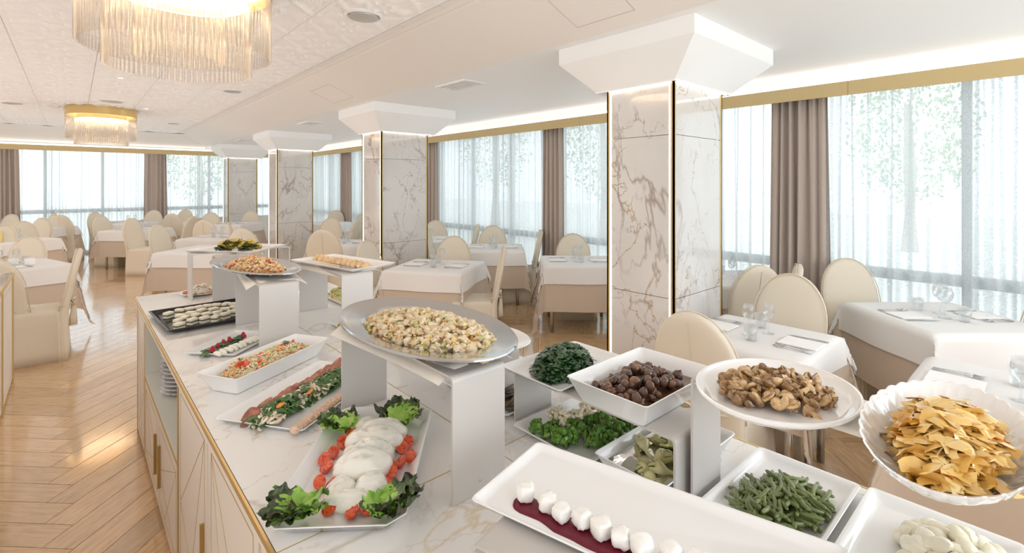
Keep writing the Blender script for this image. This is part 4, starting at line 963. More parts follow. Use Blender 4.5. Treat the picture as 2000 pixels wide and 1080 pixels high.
def heap_pos(q, H, p=.75):
    return H*max(0, 1-q*q)**p
def disc_pts(n, seed, lo=0):
    r2 = random.Random(seed)
    for k in range(n):
        q = math.sqrt(r2.uniform(lo, 1)); a = r2.uniform(0, 2*PI)
        yield q*math.cos(a), q*math.sin(a), q, r2
def scatter(name, mats, specs, cx, cy, z, rz, a, b, H, n, seed, label, cat, p=.75, base=0, box=False, bumps=.25):
    """one pile nobody could count: base mound plus many real pieces"""
    mb = MB(); r2 = random.Random(seed); c, s = math.cos(R(rz)), math.sin(R(rz))
    def HH(u, v):
        q = math.hypot(u, v) if not box else max(abs(u), abs(v))**1.5
        return heap_pos(min(1, q), H, p)*(1 + bumps*mnoise.noise(Vector((u*2.5, v*2.5, seed))))
    nn, mm = 20, 7; loops = []
    for k in range(mm+1):
        q = 1 - k/mm*.97
        L_ = []
        for i in range(nn):
            t = 2*PI*i/nn; u, v = q*math.cos(t), q*math.sin(t)
            if box: kx = 1/max(abs(math.cos(t)), abs(math.sin(t)))**.8; u, v = u*kx, v*kx
            L_.append((u*a*.96, v*b*.96, HH(u, v)*.86))
        loops.append(L_)
    mb.loft(loops, False, True, base)
    tot = sum(sp[3] for sp in specs)
    for k in range(n):
        q = math.sqrt(r2.random()); t = r2.uniform(0, 2*PI); u, v = q*math.cos(t), q*math.sin(t)
        if box: kx = 1/max(abs(math.cos(t)), abs(math.sin(t)))**.8; u, v = u*kx, v*kx
        w_ = r2.uniform(0, tot)
        for sp in specs:
            w_ -= sp[3]
            if w_ <= 0: break
        mi, shape, sz, _ = sp; sz *= r2.uniform(.7, 1.3)
        x, y, zz = u*a, v*b, HH(u, v) + r2.uniform(-.2, .45)*sz
        zz = max(zz, sz*.35)
        tl_ = .35 if shape in ('strip', 'stick', 'leaf') else .7
        Mx = Tm(x, y, zz, r2.uniform(-tl_,tl_), r2.uniform(-tl_,tl_), r2.uniform(0, 6.28))
        if shape == 'blob':
            v_, f_ = ICO[1]; o = Vector((r2.uniform(0,50),0,0)); sx, sy, sz_ = r2.uniform(.75,1.3)*sz, r2.uniform(.6,1)*sz, r2.uniform(.5,.9)*sz
            mb.add([(p_[0]*sx*(1+.6*mnoise.noise(Vector(p_)*2+o)), p_[1]*sy*(1+.6*mnoise.noise(Vector(p_)*2+o)), p_[2]*sz_) for p_ in v_], f_, mi, Mx)
        elif shape == 'stick': mb.tube([(-sz*2,0,-sz*.2),(-sz*.6,sz*.15,sz*.1),(sz*.7,sz*.1,sz*.1),(sz*2,-sz*.3,-sz*.3)], [sz*.2,sz*.33,sz*.33,sz*.2], 5, mi, Mx, .6)
        elif shape == 'grain': mb.add([(-1*sz,0,0),(-.4*sz,.4*sz,0),(-.4*sz,-.2*sz,.38*sz),(-.4*sz,-.2*sz,-.38*sz),(.4*sz,.4*sz,0),(.4*sz,-.2*sz,.38*sz),(.4*sz,-.2*sz,-.38*sz),(1*sz,0,0)],
                [(0,2,1),(0,3,2),(0,1,3),(1,2,5,4),(2,3,6,5),(3,1,4,6),(7,4,5),(7,5,6),(7,6,4)], mi, Mx)
        elif shape == 'leaf':
            L_ = []
            for i_ in range(4):
                tt = i_/3; ww = sz*(.35+.6*math.sin(PI*min(1,tt+.15)))*.6
                L_.append([(-sz+2*sz*tt, -ww, sz*.3*math.sin(tt*4)), (-sz+2*sz*tt, 0, sz*.3*math.sin(tt*4)+sz*.15), (-sz+2*sz*tt, ww, sz*.3*math.sin(tt*4))])
            mb.loft(L_, False, False, mi, Mx, closed=False)
        elif shape == 'ring':
            pts = [(sz*math.cos(t_), sz*math.sin(t_), sz*.2*math.sin(2*t_)) for t_ in [i_*PI/5 for i_ in range(8)]]
            mb.tube(pts, sz*.28, 5, mi, Mx, .7)
        elif shape == 'strip':
            nn_ = 7; L_ = []; cu = r2.uniform(-1.8, 1.8); tw = r2.uniform(-.8,.8)
            for i_ in range(nn_):
                tt = i_/(nn_-1)-.5; px, py = sz*2*tt, cu*sz*tt*tt*1.6; ww = sz*(.40 if name == 'braised_cabbage' else .27)*(1-1.9*abs(tt)**2.6); pz = -abs(tt)*sz*.5+sz*.15
                L_.append([(px, py-ww, pz-ww*tw), (px, py, pz+sz*.06), (px, py+ww, pz+ww*tw), (px, py, pz-sz*.05)])
            mb.loft(L_, True, True, mi, Mx)
    o = mb.build(name, mats, None, 42, (cx, cy, z), (0,0,R(rz)))
    return tag(o, label, cat, None, 'stuff')
def place(meshes, name, pos, label, cat, group, seed=0, rots=None, smin=.9, smax=1.1):
    r2 = random.Random(seed); out = []
    for k, (x, y, z, rx, ry, rz) in enumerate(pos):
        s = r2.uniform(smin, smax)
        out.append(tag(link(name, meshes[k % len(meshes)], None, (x, y, z), (rx, ry, rz), s), label, cat, group))
    return out
# world position on a dish rotated by rz
def on(cx, cy, rz, u, v): c, s = math.cos(R(rz)), math.sin(R(rz)); return cx + u*c - v*s, cy + u*s + v*c

# --- chicken salad on the large platter
scatter('chicken_salad', [F_chick, F_celery, F_corn, F_carrot, F_toast, F_herb], [(0,'blob',.0115,8),(1,'blob',.008,4),(2,'blob',.0055,6),(3,'stick',.006,2.4),(4,'stick',.006,4),(5,'leaf',.006,1.0),(0,'ring',.009,2.5)],
        .770, 1.225, 1.2075, 4, .138, .275, .055, 1700, 3, 'heaped pale chicken salad with sweetcorn and carrot on the large platter', 'food')
# --- pasta salad on the smaller platter
scatter('pasta_salad', [F_pasta, F_red, F_carrot, F_celery, F_corn], [(0,'blob',.010,6),(0,'strip',.014,6),(1,'strip',.012,2.6),(2,'blob',.009,1.6),(3,'blob',.008,1.4),(4,'blob',.006,1)],
        .700, 2.77, 1.2105, 8, .100, .255, .055, 760, 4, 'orange and red pasta salad heaped on the smaller platter', 'food')
# --- rice salad
scatter('rice_salad', [F_rice, F_celery, F_red, F_carrot], [(0,'grain',.0055,24),(1,'blob',.006,1.5),(3,'blob',.006,1.1),(2,'blob',.005,.6)],
        .584, 2.104, ZT+.016, -60, .0585, .186, .064, 1900, 5, 'pale rice salad filling the deep oblong bowl', 'food', box=True, p=.35)
# --- tomatoes
def tomato_half(name, r=.0165):
    v, f = ICO[2]; mb = MB(); n = 20
    L_ = []
    for k in range(7):
        a = PI/2*k/6; L_.append([(r*math.sin(a)*math.cos(2*PI*i/n), r*1.12*math.sin(a)*math.sin(2*PI*i/n), -r*.95*math.cos(a)) for i in range(n)])
    mb.loft(L_[1:], True, False, 0)
    me_l = [[(r*q*math.cos(2*PI*i/n), r*1.12*q*math.sin(2*PI*i/n), -.0015*(1 if k == 1 else .3) if k else 0) for i in range(n)] for k, q in enumerate((1,.86,.55,.2))]
    mb.loft(me_l, False, True, 1)
    for k in range(3):
        a = k*2*PI/3+.4; blob(mb, Tm(r*.55*math.cos(a), r*.6*math.sin(a), -.0003, s=(r*.22,r*.18,r*.10)), .3, 1, 1)
    return mb.mesh(name, [F_tskin, F_tflesh], 40)
TM = tomato_half('tomato_half')
toms = [(.568,1.348),(.600,1.372),(.526,1.312),(.495,1.299),(.487,1.262),(.448,1.204),(.462,1.178),(.719,1.338),(.706,1.228),(.680,1.213),(.672,1.158),(.640,1.156),(.611,1.145),(.597,1.12),(.566,1.088),(.430,1.098),(.461,1.049),(.495,1.040)]
rt = random.Random(5)
for k, (x, y) in enumerate(toms):
    left = k <= 6
    o = link('tomato_half', TM, None, (x, y, ZT+.022), (R(rt.uniform(20,50)), R(rt.uniform(-30,30)), R(-48+rt.uniform(-40,40))), rt.uniform(.9,1.08))
    side = 'left of the mozzarella, towards the beef tray' if left else ('on the side towards the tall riser' if k < 15 else 'at the near end by the lettuce')
    tag(o, 'red cherry tomato half on the clipped tray, ' + side, 'tomato', 'tomato halves %s' % side)
for k, (x, y) in enumerate([(.55,2.09),(.483,2.02),(.462,2.03),(.661,2.150),(.525,2.03),(.602,2.095),(.70,2.175)]):
    o = link('tomato_piece', TM, None, (x, y, ZT+.077+.004*(k % 2)), (R(rt.uniform(-40,160)), R(rt.uniform(-30,30)), rt.uniform(0,6)), rt.uniform(.6,.9)); tag(o, 'bright red tomato piece lying in the rice salad', 'tomato', 'tomato pieces in the rice salad')
tag(blob(MB(), Tm(s=(.013,.018,.010)), .3, 2).build('basil_leaf', F_basil, None, True, (.665,2.160,ZT+.082)), 'dark green leaf on top of the rice salad', 'herb')
# --- mozzarella
def mozz_mesh(seed, sx, sy, sz, twist=0):
    v, f = ICO[4]; o = Vector((seed*3.3, 1, 2)); vs = []
    for p in v:
        P = Vector(p); k = 1 + .10*mnoise.noise(P*1.3+o)
        gr = .05*math.sin(P.x*5 + P.y*2*twist + seed)*max(0, P.z)
        rg = max(0, 1-abs(mnoise.noise(P*1.5+o*2))*7)**2; z = P.z*k - gr - .26*rg*max(0, P.z) - .08*abs(mnoise.noise(P*3+o)); k *= 1-.035*rg
        vs.append((P.x*k*sx*1.22, P.y*k*sy*1.2, max(z, -.55)*sz*1.1))
    mb = MB().add(vs, f); return mb.mesh('mozzarella_piece', F_mozz, True)
mz = [(.660,1.385,.030,.034,.024,'small round mozzarella piece at the far end of the pile',30),(.672,1.312,.058,.036,.036,'mozzarella slab leaning behind the twisted one',45),
      (.628,1.278,.066,.034,.040,'broad twisted mozzarella piece near the top of the pile',50),(.590,1.232,.058,.034,.036,'smooth domed mozzarella piece in the middle of the pile',52),
      (.548,1.180,.060,.042,.042,'knotted mozzarella piece, largest of the pile',55),(.470,1.135,.030,.038,.026,'cut mozzarella half facing the beef tray',50),
      (.530,1.098,.032,.036,.028,'cut mozzarella half facing the riser',50),(.476,1.082,.048,.022,.026,'flat mozzarella slice lying nearest, at the foot of the pile',50)]
for k, (x, y, a, b, c_, l, rz) in enumerate(mz):
    o = link('mozzarella_piece', mozz_mesh(k+1, a, b, c_, 1 if k in (2,4) else 0), None, (x, y, ZT+.006+c_*.58), (R(8),0,R(rz-90)))
    tag(o, l, 'cheese')
# --- lettuce leaves
def leaf_mesh(seed, dark):
    r2 = random.Random(seed); nu, nv = 20, 18; vs = []; fs = []; mi = []
    for j in range(nv+1):
        v = j/nv
        for i in range(nu+1):
            u = -1+2*i/nu; wv = (.35+.75*math.sin(PI*min(1,.12+v*.62)))*.042
            ed = abs(u)**2.5*.6 + max(0, v-.6)**2*2.2
            ruf = ed*(.009*math.sin(i*1.1+j*.9+seed)+.006*math.sin(j*1.5+seed*2+i*.5))
            x = u*wv*(1+.10*math.sin(j*1.3+seed)); y = v*.095 + .006*math.sin(i*1.0+seed)*ed*2
            z = .012 + .030*v*v*(1.1-.5*v) + .014*u*u + ruf + .005*mnoise.noise(Vector((u*2,v*3,seed)))
            vs.append((x, y, z))
    for j in range(nv):
        for i in range(nu):
            fs.append((j*(nu+1)+i, j*(nu+1)+i+1, (j+1)*(nu+1)+i+1, (j+1)*(nu+1)+i))
            u = abs(-1+2*(i+.5)/nu); v = (j+.5)/nv; mi.append(1 if (v + .45*u*u + .12*math.sin(i*1.7+seed)) > dark else 0)
    me = bpy.data.meshes.new('lettuce_leaf'); me.from_pydata(vs, [], fs); me.materials.append(F_let); me.materials.append(F_letdark)
    me.polygons.foreach_set('material_index', mi); me.polygons.foreach_set('use_smooth', [True]*len(fs)); me.update(); return me
LF = [leaf_mesh(k, dk) for k, dk in enumerate((.85,.72,1.0,.65,1.2,.8))]
lets = [('near corner on the aisle side', .385, 1.115, [(-150,1),(-175,0),(150,3),(-120,4),(-200,5),(-95,2),(170,2)]),
        ('near corner on the riser side', .515, 1.005, [(-90,3),(-60,1),(-30,3),(-110,4),(-10,5),(-75,1),(-135,2)]),
        ('far corner on the beef side', .600, 1.415, [(110,1),(150,5),(80,2),(180,4),(130,3)]),
        ('far corner under the riser', .735, 1.345, [(60,1),(20,4),(95,3),(-10,2),(45,5)])]
for l, x, y, lv in lets:
    for k, (ang, mi_) in enumerate(lv):
        o = link('lettuce_leaf', LF[mi_], None, (x + .012*math.cos(R(ang))-.02*math.cos(R(ang)), y-.02*math.sin(R(ang)), ZT+.004+.004*k), (R(rt.uniform(-4,16)), R(rt.uniform(-18,18)), R(ang-90)), rt.uniform(.8,1.0))
        tag(o, 'frilly lettuce leaf with dark edge, ' + l + ' of the mozzarella tray', 'lettuce', 'lettuce leaves, ' + l)
# --- beef slices, rocket and mushrooms, crumbed slices
def slice_mesh(seed, a, b, t, m, cm):
    n = 26; r2 = random.Random(seed); o = Vector((seed, 0, 0)); L0 = []
    for zz, k in ((0,.97),(t*.5,1.0),(t,.97),(t*1.02,.86)):
        L0.append([(a*k*math.cos(2*PI*i/n)*(1+.22*mnoise.noise(Vector((math.cos(2*PI*i/n)*1.5,math.sin(2*PI*i/n)*1.5,seed)))), b*k*math.sin(2*PI*i/n)*(1+.22*mnoise.noise(Vector((math.sin(2*PI*i/n)*1.5,math.cos(2*PI*i/n),seed)))), zz + .004*math.sin(4*PI*i/n+seed)) for i in range(n)])
    mb = MB(); mb.loft(L0[:3], True, False, 1); mb.loft(L0[2:], False, True, 0); return mb.mesh('beef_slice', [m, cm], 50)
BS = [slice_mesh(k, .038, .027, .005, F_beef, F_crust) for k in range(4)]
for k in range(15):
    t = k/14; x, y = .418 + t*.380, 1.694 + t*.250
    o = link('beef_slice', BS[k % 4], None, (x + rt.uniform(-.006,.006), y+rt.uniform(-.006,.006), ZT+.016), (R(rt.uniform(-6,6)), R(-24), R(33+rt.uniform(-12,12))))
    tag(o, 'pink roast beef slice, ' + ORD[k] + ' of the row from the counter edge', 'meat', 'roast beef slices')
scatter('rocket_and_mushroom_salad', [F_rocket, F_mushw, F_mushb], [(0,'leaf',.016,6),(0,'strip',.018,4),(1,'strip',.016,3.4),(1,'blob',.009,1.5),(2,'blob',.006,.6)],
        .615, 1.745, ZT+.004, -60, .048, .235, .030, 420, 6, 'mound of rocket leaves and sliced raw mushroom beside the roast beef', 'food', box=True, p=.5)
def mushroom_slice(m, gm, s=1.0):
    """profile of a halved mushroom: cap, stalk, gill band"""
    P_ = [(-.4,-1),(-.34,-.25),(-1,-.12),(-1.08,.2),(-.85,.62),(-.4,.9),(0,.98),(.4,.9),(.85,.62),(1.08,.2),(1,-.12),(.34,-.25),(.4,-1),(0,-1.12)]
    k = .016*s; mb = MB(); mb.loft([[(x*k*.97, y*k*.97, -.0022) for x, y in P_], [(x*k, y*k, 0) for x, y in P_], [(x*k*.95, y*k*.95, .003) for x, y in P_]])
    for sx in (-1, 1): mb.tube([(sx*.35*k, -.1*k, .0033), (sx*.62*k, .12*k, .0036), (sx*.9*k, .05*k, .003)], [.0018,.0022,.0012], 5, 1)
    return mb.mesh('mushroom_slice', [m, gm], 40)
MS = mushroom_slice(F_mushw, F_mushb)
for k in range(26):
    x, y = on(.615, 1.745, -60, rt.uniform(-.03,.05), -.20 + .40*k/25 + rt.uniform(-.02,.02))
    if k < 9: x, y = on(.600, 1.740, -60, rt.uniform(-.01,.06), -.235+rt.uniform(0,.08))
    tag(link('raw_mushroom_slice', MS, None, (x, y, ZT+.030+rt.uniform(-.008,.006)), (rt.uniform(-.7,.7), rt.uniform(-.7,.7), rt.uniform(0,6)), rt.uniform(.9,1.2)), 'raw mushroom slice scattered on the rocket beside the beef', 'mushroom', 'raw mushroom slices')
for x, y in ((.495,1.665),(.60,1.705)):
    tag(MB().loft([[(x_*.022, y_*.010, 0) for x_, y_ in ((-1,0),(-.5,.8),(.4,.9),(1,0),(.3,-.7),(-.5,-.6))], [(x_*.022, y_*.010, .004+.004*x_) for x_, y_ in ((-1,0),(-.5,.8),(.4,.9),(1,0),(.3,-.7),(-.5,-.6))]]).build('carrot_slice', F_carrot, None, 40, (x, y, ZT+.038), (.2,.1,R(40))), 'orange carrot slice on the rocket salad', 'vegetable', 'carrot slices on the rocket salad')
NS = MB().lathe([(.004,.0),(.0155,.001),(.0165,.004),(.015,.008),(.004,.009)], 16, .75, 1).mesh('crumbed_slice', F_nut, True)
for k in range(21):
    t = k/20; tag(link('crumbed_slice', NS, None, (.494+t*.232, 1.519+t*.160, ZT+.015), (0, R(-52), R(35))), 'small crumb-coated slice, ' + ORD[k] + ' of the row from the near corner of the beef tray', 'food', 'crumbed slices in a row')
# --- sandwiches
def sandwich():
    mb = MB(); hx, hy = .022, .014
    mb.loft([rr(hx,hy,.003,2,0), rr(hx,hy,.003,2,.008)], mi=0); mb.loft([rr(hx*.97,hy*.97,.003,2,.0082), rr(hx*.97,hy*.97,.003,2,.013)], mi=1)
    mb.loft([rr(hx,hy,.003,2,.0132), rr(hx,hy,.003,2,.020), rr(hx*.93,hy*.9,.003,2,.0215)], mi=0); return mb.mesh('small_sandwich', [F_bread, F_fill], 40)
SW = sandwich()
for k, (x, y) in enumerate([(.393,3.30),(.453,3.34),(.500,3.345),(.545,3.35),(.590,3.355),(.635,3.345),(.680,3.33),(.715,3.30),(.435,3.20),(.490,3.23),(.545,3.26),(.60,3.245),(.65,3.20),(.70,3.21),(.412,3.10),(.470,3.065),(.525,3.06),(.550,3.15),(.575,3.05),(.625,3.075),(.665,3.11),(.405,3.01),(.45,3.145),(.50,3.16),(.60,3.145),(.70,3.13)]):
    tag(link('small_sandwich', SW, None, (x, y, ZT+.0075), (0,0,R(rt.choice((20,35,60,-25))+rt.uniform(-12,12))), (1.05,1.12,1.5)), 'small white-bread sandwich on the black tray', 'sandwich', 'sandwiches on the black tray')
# --- raspberries, cheese rolls
RB = MB()
for k in range(5):
    for i in range(9 - k):
        a = 2*PI*(i+.5*(k % 2))/(9-k); rr_ = .0095*math.cos(k*.30); RB.add([(p[0]*.0034+rr_*math.cos(a)*(1-.13*k), p[1]*.0034+rr_*math.sin(a)*(1-.13*k), p[2]*.0034+.003+k*.0042) for p in ICO[1][0]], ICO[1][1])
RB = RB.mesh('raspberry', F_rasp, True)
for k, (x, y) in enumerate(((.46,2.479),(.486,2.517),(.523,2.556),(.554,2.579),(.617,2.625))): tag(link('raspberry', RB, None, (x-.006, y+.004, ZT+.010), (rt.uniform(-.3,.3),rt.uniform(-.3,.3),0), 1.25), 'red raspberry, ' + ORD[k] + ' in the row from the counter edge', 'fruit', 'raspberries in a row')
scatter('basil_bed', [F_basil], [(0,'leaf',.018,1)], .512, 2.545, ZT+.004, -47, .022, .125, .008, 60, 8, 'strip of dark green leaves under the raspberries', 'herb', box=True)
for k in range(9):
    t = k/8; x, y = .465 + t*.185, 2.428+t*.125
    mb = MB(); mb.tube([(-.026,0,.010),(-.01,0,.013),(.01,0,.013),(.026,0,.010)], [.009,.0125,.0125,.009], 10, flat=.8)
    tag(mb.build('cheese_roll', F_roll, None, True, (x, y, ZT+.004), (0, R(rt.uniform(-8,8)), R(110+rt.uniform(-14,14)))), 'white rolled cheese slice beside the raspberries, ' + ORD[k] + ' from the counter edge', 'cheese', 'white cheese rolls')
# --- courgette slices
ZS = MB(); n = 18
ZS.loft([[(.024*math.cos(2*PI*i/n), .017*math.sin(2*PI*i/n), .003*math.sin(4*PI*i/n)) for i in range(n)], [(.0245*math.cos(2*PI*i/n), .0175*math.sin(2*PI*i/n), .0035+.003*math.sin(4*PI*i/n)) for i in range(n)]], True, False, 1)
ZS.loft([[(.0245*math.cos(2*PI*i/n), .0175*math.sin(2*PI*i/n), .0035+.003*math.sin(4*PI*i/n)) for i in range(n)], [(.021*math.cos(2*PI*i/n), .014*math.sin(2*PI*i/n), .0042+.003*math.sin(4*PI*i/n)) for i in range(n)]], False, True, 0)
ZS = ZS.mesh('courgette_slice', [F_zuc, F_zskin], True)
for k in range(95):
    u, v = rt.uniform(-1, 1), rt.uniform(-1, 1); hz = .008 + rt.random()**.8*.062*(1-abs(u)**4*.6)*(1-abs(v)**4*.5)
    x, y = on(.845, 3.755, -38, u*.115, v*.055)
    tag(link('courgette_slice', ZS, None, (x, y, 1.2015+hz), (rt.uniform(-.5,.5), rt.uniform(-.6,.6), rt.uniform(0,6)), rt.uniform(.95,1.35)), 'dark-skinned yellow courgette slice in the pile at the far buffet end', 'vegetable', 'grilled courgette slices')
# --- filled pastries
def pastry():
    n = 22; L_ = []
    for k in range(9):
        t = k/8; a = PI*t; L_.append([( .036*math.cos(2*PI*i/n)*math.sin(a)*.95, -.030+.060*t, max(0, .026*math.sin(2*PI*i/n)*math.sin(a)**.7*1.1 + .004*math.sin(i*1.5)*math.sin(a)) ) for i in range(n)])
    mb = MB().loft(L_)
    for i in range(9): a = PI*i/8; mb.add([(p[0]*.006+.036*math.cos(a)*.98, p[1]*.006+.003, p[2]*.004+.026*math.sin(a)) for p in ICO[1][0]], ICO[1][1])
    return mb.mesh('filled_pastry', F_past, True)
PS = pastry()
for k in range(11):
    t = k/10; x, y = 1.065+t*.085, 2.895-t*.46
    tag(link('filled_pastry', PS, None, (x, y, 1.209), (0,0,R(-60+rt.uniform(-15,15))), (.85,.9,rt.uniform(.95,1.2))), 'golden half-moon filled pastry, ' + ORD[k] + ' from the far end of the riser tray', 'pastry', 'filled pastries in a row')
# --- spinach, onions, broccoli, cauliflower
scatter('cooked_spinach', [F_spin, F_rocket], [(0,'leaf',.014,6),(0,'blob',.009,4),(1,'leaf',.010,.5)], 1.165, 1.055, ZT+.160, 20, .135, .085, .058, 620, 12, 'dark green cooked spinach heaped on its tray', 'vegetable', p=.6, bumps=.6)
OM = []
for k in range(4):
    mb = MB(); v, f = ICO[2]; o = Vector((k*5, 0, 0))
    mb.add([(p[0]*.0135*(1+.12*mnoise.noise(Vector(p)+o)), p[1]*.0115*(1+.1*mnoise.noise(Vector(p)*1.4+o)), p[2]*.0105) for p in v], f)
    mb.tube([(.012,0,0),(.0155,.001,.001)], [.003,.001], 5); OM.append(mb.mesh('glazed_onion', F_onion, True))
for k in range(84):
    u, v = rt.uniform(-1,1), rt.uniform(-1,1); z = .030 + (.026*(1-.55*u*u)*(1-.5*v*v) if k > 36 else 0) + rt.uniform(-.003,.006)
    x, y = on(1.185, .775, 0, u*.118, v*.080)
    tag(link('glazed_onion', OM[k % 4], None, (x, y, ZT+.1565+z), (rt.uniform(0,6),rt.uniform(0,6),rt.uniform(0,6)), rt.uniform(.85,1.3) * (1.25 if k % 9 == 0 else 1)), 'shiny brown glazed baby onion in the square-sided bowl', 'vegetable', 'glazed onions in the bowl')
def fill(name, cx, cy, z, rz, lx, ly, m, label, wob=.0015):
    n = 16; mb = MB(); vs = [(-lx/2+lx*i/n, -ly/2+ly*j/n, wob*mnoise.noise(Vector((i*.4,j*.4,1)))) for j in range(n+1) for i in range(n+1)]
    mb.add(vs, [(j*(n+1)+i, j*(n+1)+i+1, (j+1)*(n+1)+i+1, (j+1)*(n+1)+i) for j in range(n) for i in range(n)])
    o = mb.build(name, m, None, True, (cx, cy, z), (0,0,R(rz))); return tag(o, label, 'sauce', None, 'stuff')
fill('onion_glaze', 1.190, .775, ZT+.1565+.026, 0, .318, .212, F_brine, 'thick brown glaze around the baby onions')
def floret(seed, head, stalk, big=1):
    r2 = random.Random(seed); mb = MB()
    mb.tube([(0,0,0),(.002,0,.010),(0,.002,.020)], [.007*big,.006*big,.009*big], 8, 1)
    for k in range(26):
        a, e_ = r2.uniform(0, 6.28), r2.uniform(.0, 1.35); q = .0155*big
        blob(mb, Tm(q*math.cos(a)*math.cos(e_*.9), q*math.sin(a)*math.cos(e_*.9), .020+q*.75*math.sin(e_), 0,0,0, r2.uniform(.0045,.0068)*big), .5, 1, 0, fr=2.5)
    for k in range(3):
        a = k*2.1+seed; mb.tube([(0,0,.008),(.007*math.cos(a),.007*math.sin(a),.016),(.012*math.cos(a),.012*math.sin(a),.022)], [.004,.0035,.004], 6, 1)
    return mb.mesh('floret', [head, stalk], True)
BF = [floret(k, F_brocc, F_stalk) for k in range(3)]; CF = [floret(k+7, F_cauli, F_cauli) for k in range(2)]
br = [(1.016,.998),(1.053,.979),(1.017,.958),(1.038,.926),(1.097,.939),(1.078,.89),(1.138,.902),(1.117,.855),(1.151,.851),(1.19,.855),(1.06,.945),(1.192,.89),(1.10,.905),(1.23,.84),(1.23,.88),(1.16,.93),(1.08,.965),(1.26,.87),(1.20,.92),(1.04,1.01)]
for k, (x, y) in enumerate(br): tag(link('broccoli_floret', BF[k % 3], None, (x, y, ZT+.010), (rt.uniform(-.9,.9),rt.uniform(-.9,.9),rt.uniform(0,6)), rt.uniform(1.15,1.5)), 'green broccoli floret lying in front of the cauliflower', 'vegetable', 'broccoli florets')
ca = [(1.085,1.03),(1.11,1.00),(1.146,.985),(1.179,.985),(1.178,.950),(1.205,.94),(1.14,.965),(1.24,.97),(1.13,1.03),(1.25,.93),(1.21,1.0)]
for k, (x, y) in enumerate(ca): tag(link('cauliflower_floret', CF[k % 2], None, (x, y, ZT+.012), (rt.uniform(-.6,.6),rt.uniform(-.6,.6),rt.uniform(0,6)), rt.uniform(1.1,1.4)), 'creamy cauliflower floret behind the broccoli', 'vegetable', 'cauliflower florets')
# --- artichokes in liquor
def artichoke(seed):
    r2 = random.Random(seed); mb = MB(); n = 14
    mb.loft([[(q*.019*math.cos(2*PI*i/n), q*.017*math.sin(2*PI*i/n)+.004*math.sin(z_*90), z_) for i in range(n)] for q, z_ in ((.28,-.045),(.30,-.02),(.36,-.008),(.95,.004),(1.0,.012),(.8,.022),(.45,.012))], True, True)
    for k in range(6):
        a = k*1.05; mb.loft([[(.016*math.cos(a+d)*q, .015*math.sin(a+d)*q, z_) for d in (-.4,-.2,0,.2,.4)] for q, z_ in ((1.05,.005),(1.12,.016),(.9,.030),(.55,.038))], False, False, closed=False)
    return mb.mesh('artichoke_heart', F_arti, True)
AM = [artichoke(1), artichoke(2)]
ar = [(1.259,.741),(1.197,.746),(1.20,.696),(1.128,.692),(1.075,.692),(1.094,.651),(1.051,.657),(1.142,.738),(1.229,.718),(1.16,.665),(1.245,.68),(1.30,.70),(1.10,.72),(1.28,.755)]
for k, (x, y) in enumerate(ar): tag(link('artichoke_heart', AM[k % 2], None, (x, y, ZT+.026+(k % 3)*.006+(.012 if x > 1.12 else 0)), (R(90)+rt.uniform(-.5,.5), rt.uniform(-.6,.6), rt.uniform(0,6)), rt.uniform(.85,1.15)), 'pale green artichoke heart with stalk in clear liquor', 'vegetable', 'artichoke hearts')
fill('artichoke_liquor', 1.19, .70, ZT+.032, 0, .335, .165, F_liq, 'clear yellowish liquor around the artichokes')
# --- sauteed mushrooms
def sm(kind):
    mb = MB(); v, f = ICO[2]
    if kind == 0:   # half mushroom, cut face with stalk
        P_ = [(-.38,-1.15),(-.30,-.3),(-.9,-.35),(-1.05,.05),(-.88,.5),(-.45,.85),(0,.95),(.45,.85),(.88,.5),(1.05,.05),(.9,-.35),(.30,-.3),(.38,-1.15)]
        k = .0175; mb.loft([[(x*k*.6, y*k*.65, -.006) for x, y in P_], [(x*k*.92, y*k*.92, -.004) for x, y in P_], [(x*k, y*k, 0) for x, y in P_], [(x*k*.97, y*k*.97, .0015) for x, y in P_]], True, False, 2)
        mb.loft([[(x*k*.97, y*k*.97, .0015) for x, y in P_], [(x*k*.90, y*k*.90, .002) for x, y in P_]], False, True, 0)
        for sx in (-1, 1): mb.tube([(sx*.33*k,-.2*k,.003),(sx*.6*k,-.05*k,.0038),(sx*.9*k,-.12*k,.0025)], [.0022,.0028,.0015], 6, 1)
    elif kind == 1: # whole cap
        mb.add([(p[0]*.016*(1+.1*mnoise.noise(Vector(p)*2)), p[1]*.0145, (p[2]*.010 if p[2] > 0 else p[2]*.004)) for p in v], f)
        mb.tube([(0,0,-.004),(.002,0,-.012),(.003,.001,-.018)], [.006,.0055,.006], 8)
        mb.lathe([(.012,-.0045),(.006,-.0052)], 12, mi=1, cap0=False, cap1=False)
    else:           # long wedge
        mb.add([(p[0]*.021*(1+.15*mnoise.noise(Vector(p)*1.7)), p[1]*.0105, p[2]*.008+.003*p[0]*p[0]) for p in v], f)
        mb.tube([(-.012,.004,.008),(0,.006,.0095),(.012,.003,.009)], [.0012,.002,.0012], 5, 1)
    return mb.mesh('sauteed_mushroom', [F_saute, F_gill, F_mskin], 40)
SMM = [sm(0), sm(2), sm(0), sm(0), sm(1)]
for k in range(125):
    q = math.sqrt(rt.random()); a = rt.uniform(0, 2*PI); u, v = q*math.cos(a), q*math.sin(a)
    z = heap_pos(q, .040, .6)*(rt.random()**.4) + .006
    x, y = on(1.080, .392, -40, u*.108, v*.090)
    tag(link('sauteed_mushroom', SMM[k % 5], None, (x, y, 1.2125+z), (rt.uniform(-1.1,1.1), rt.uniform(-1.1,1.1), rt.uniform(0,6)), rt.uniform(.75,1.1)), 'browned sauteed mushroom piece on the round white plate', 'mushroom', 'sauteed mushroom pieces')
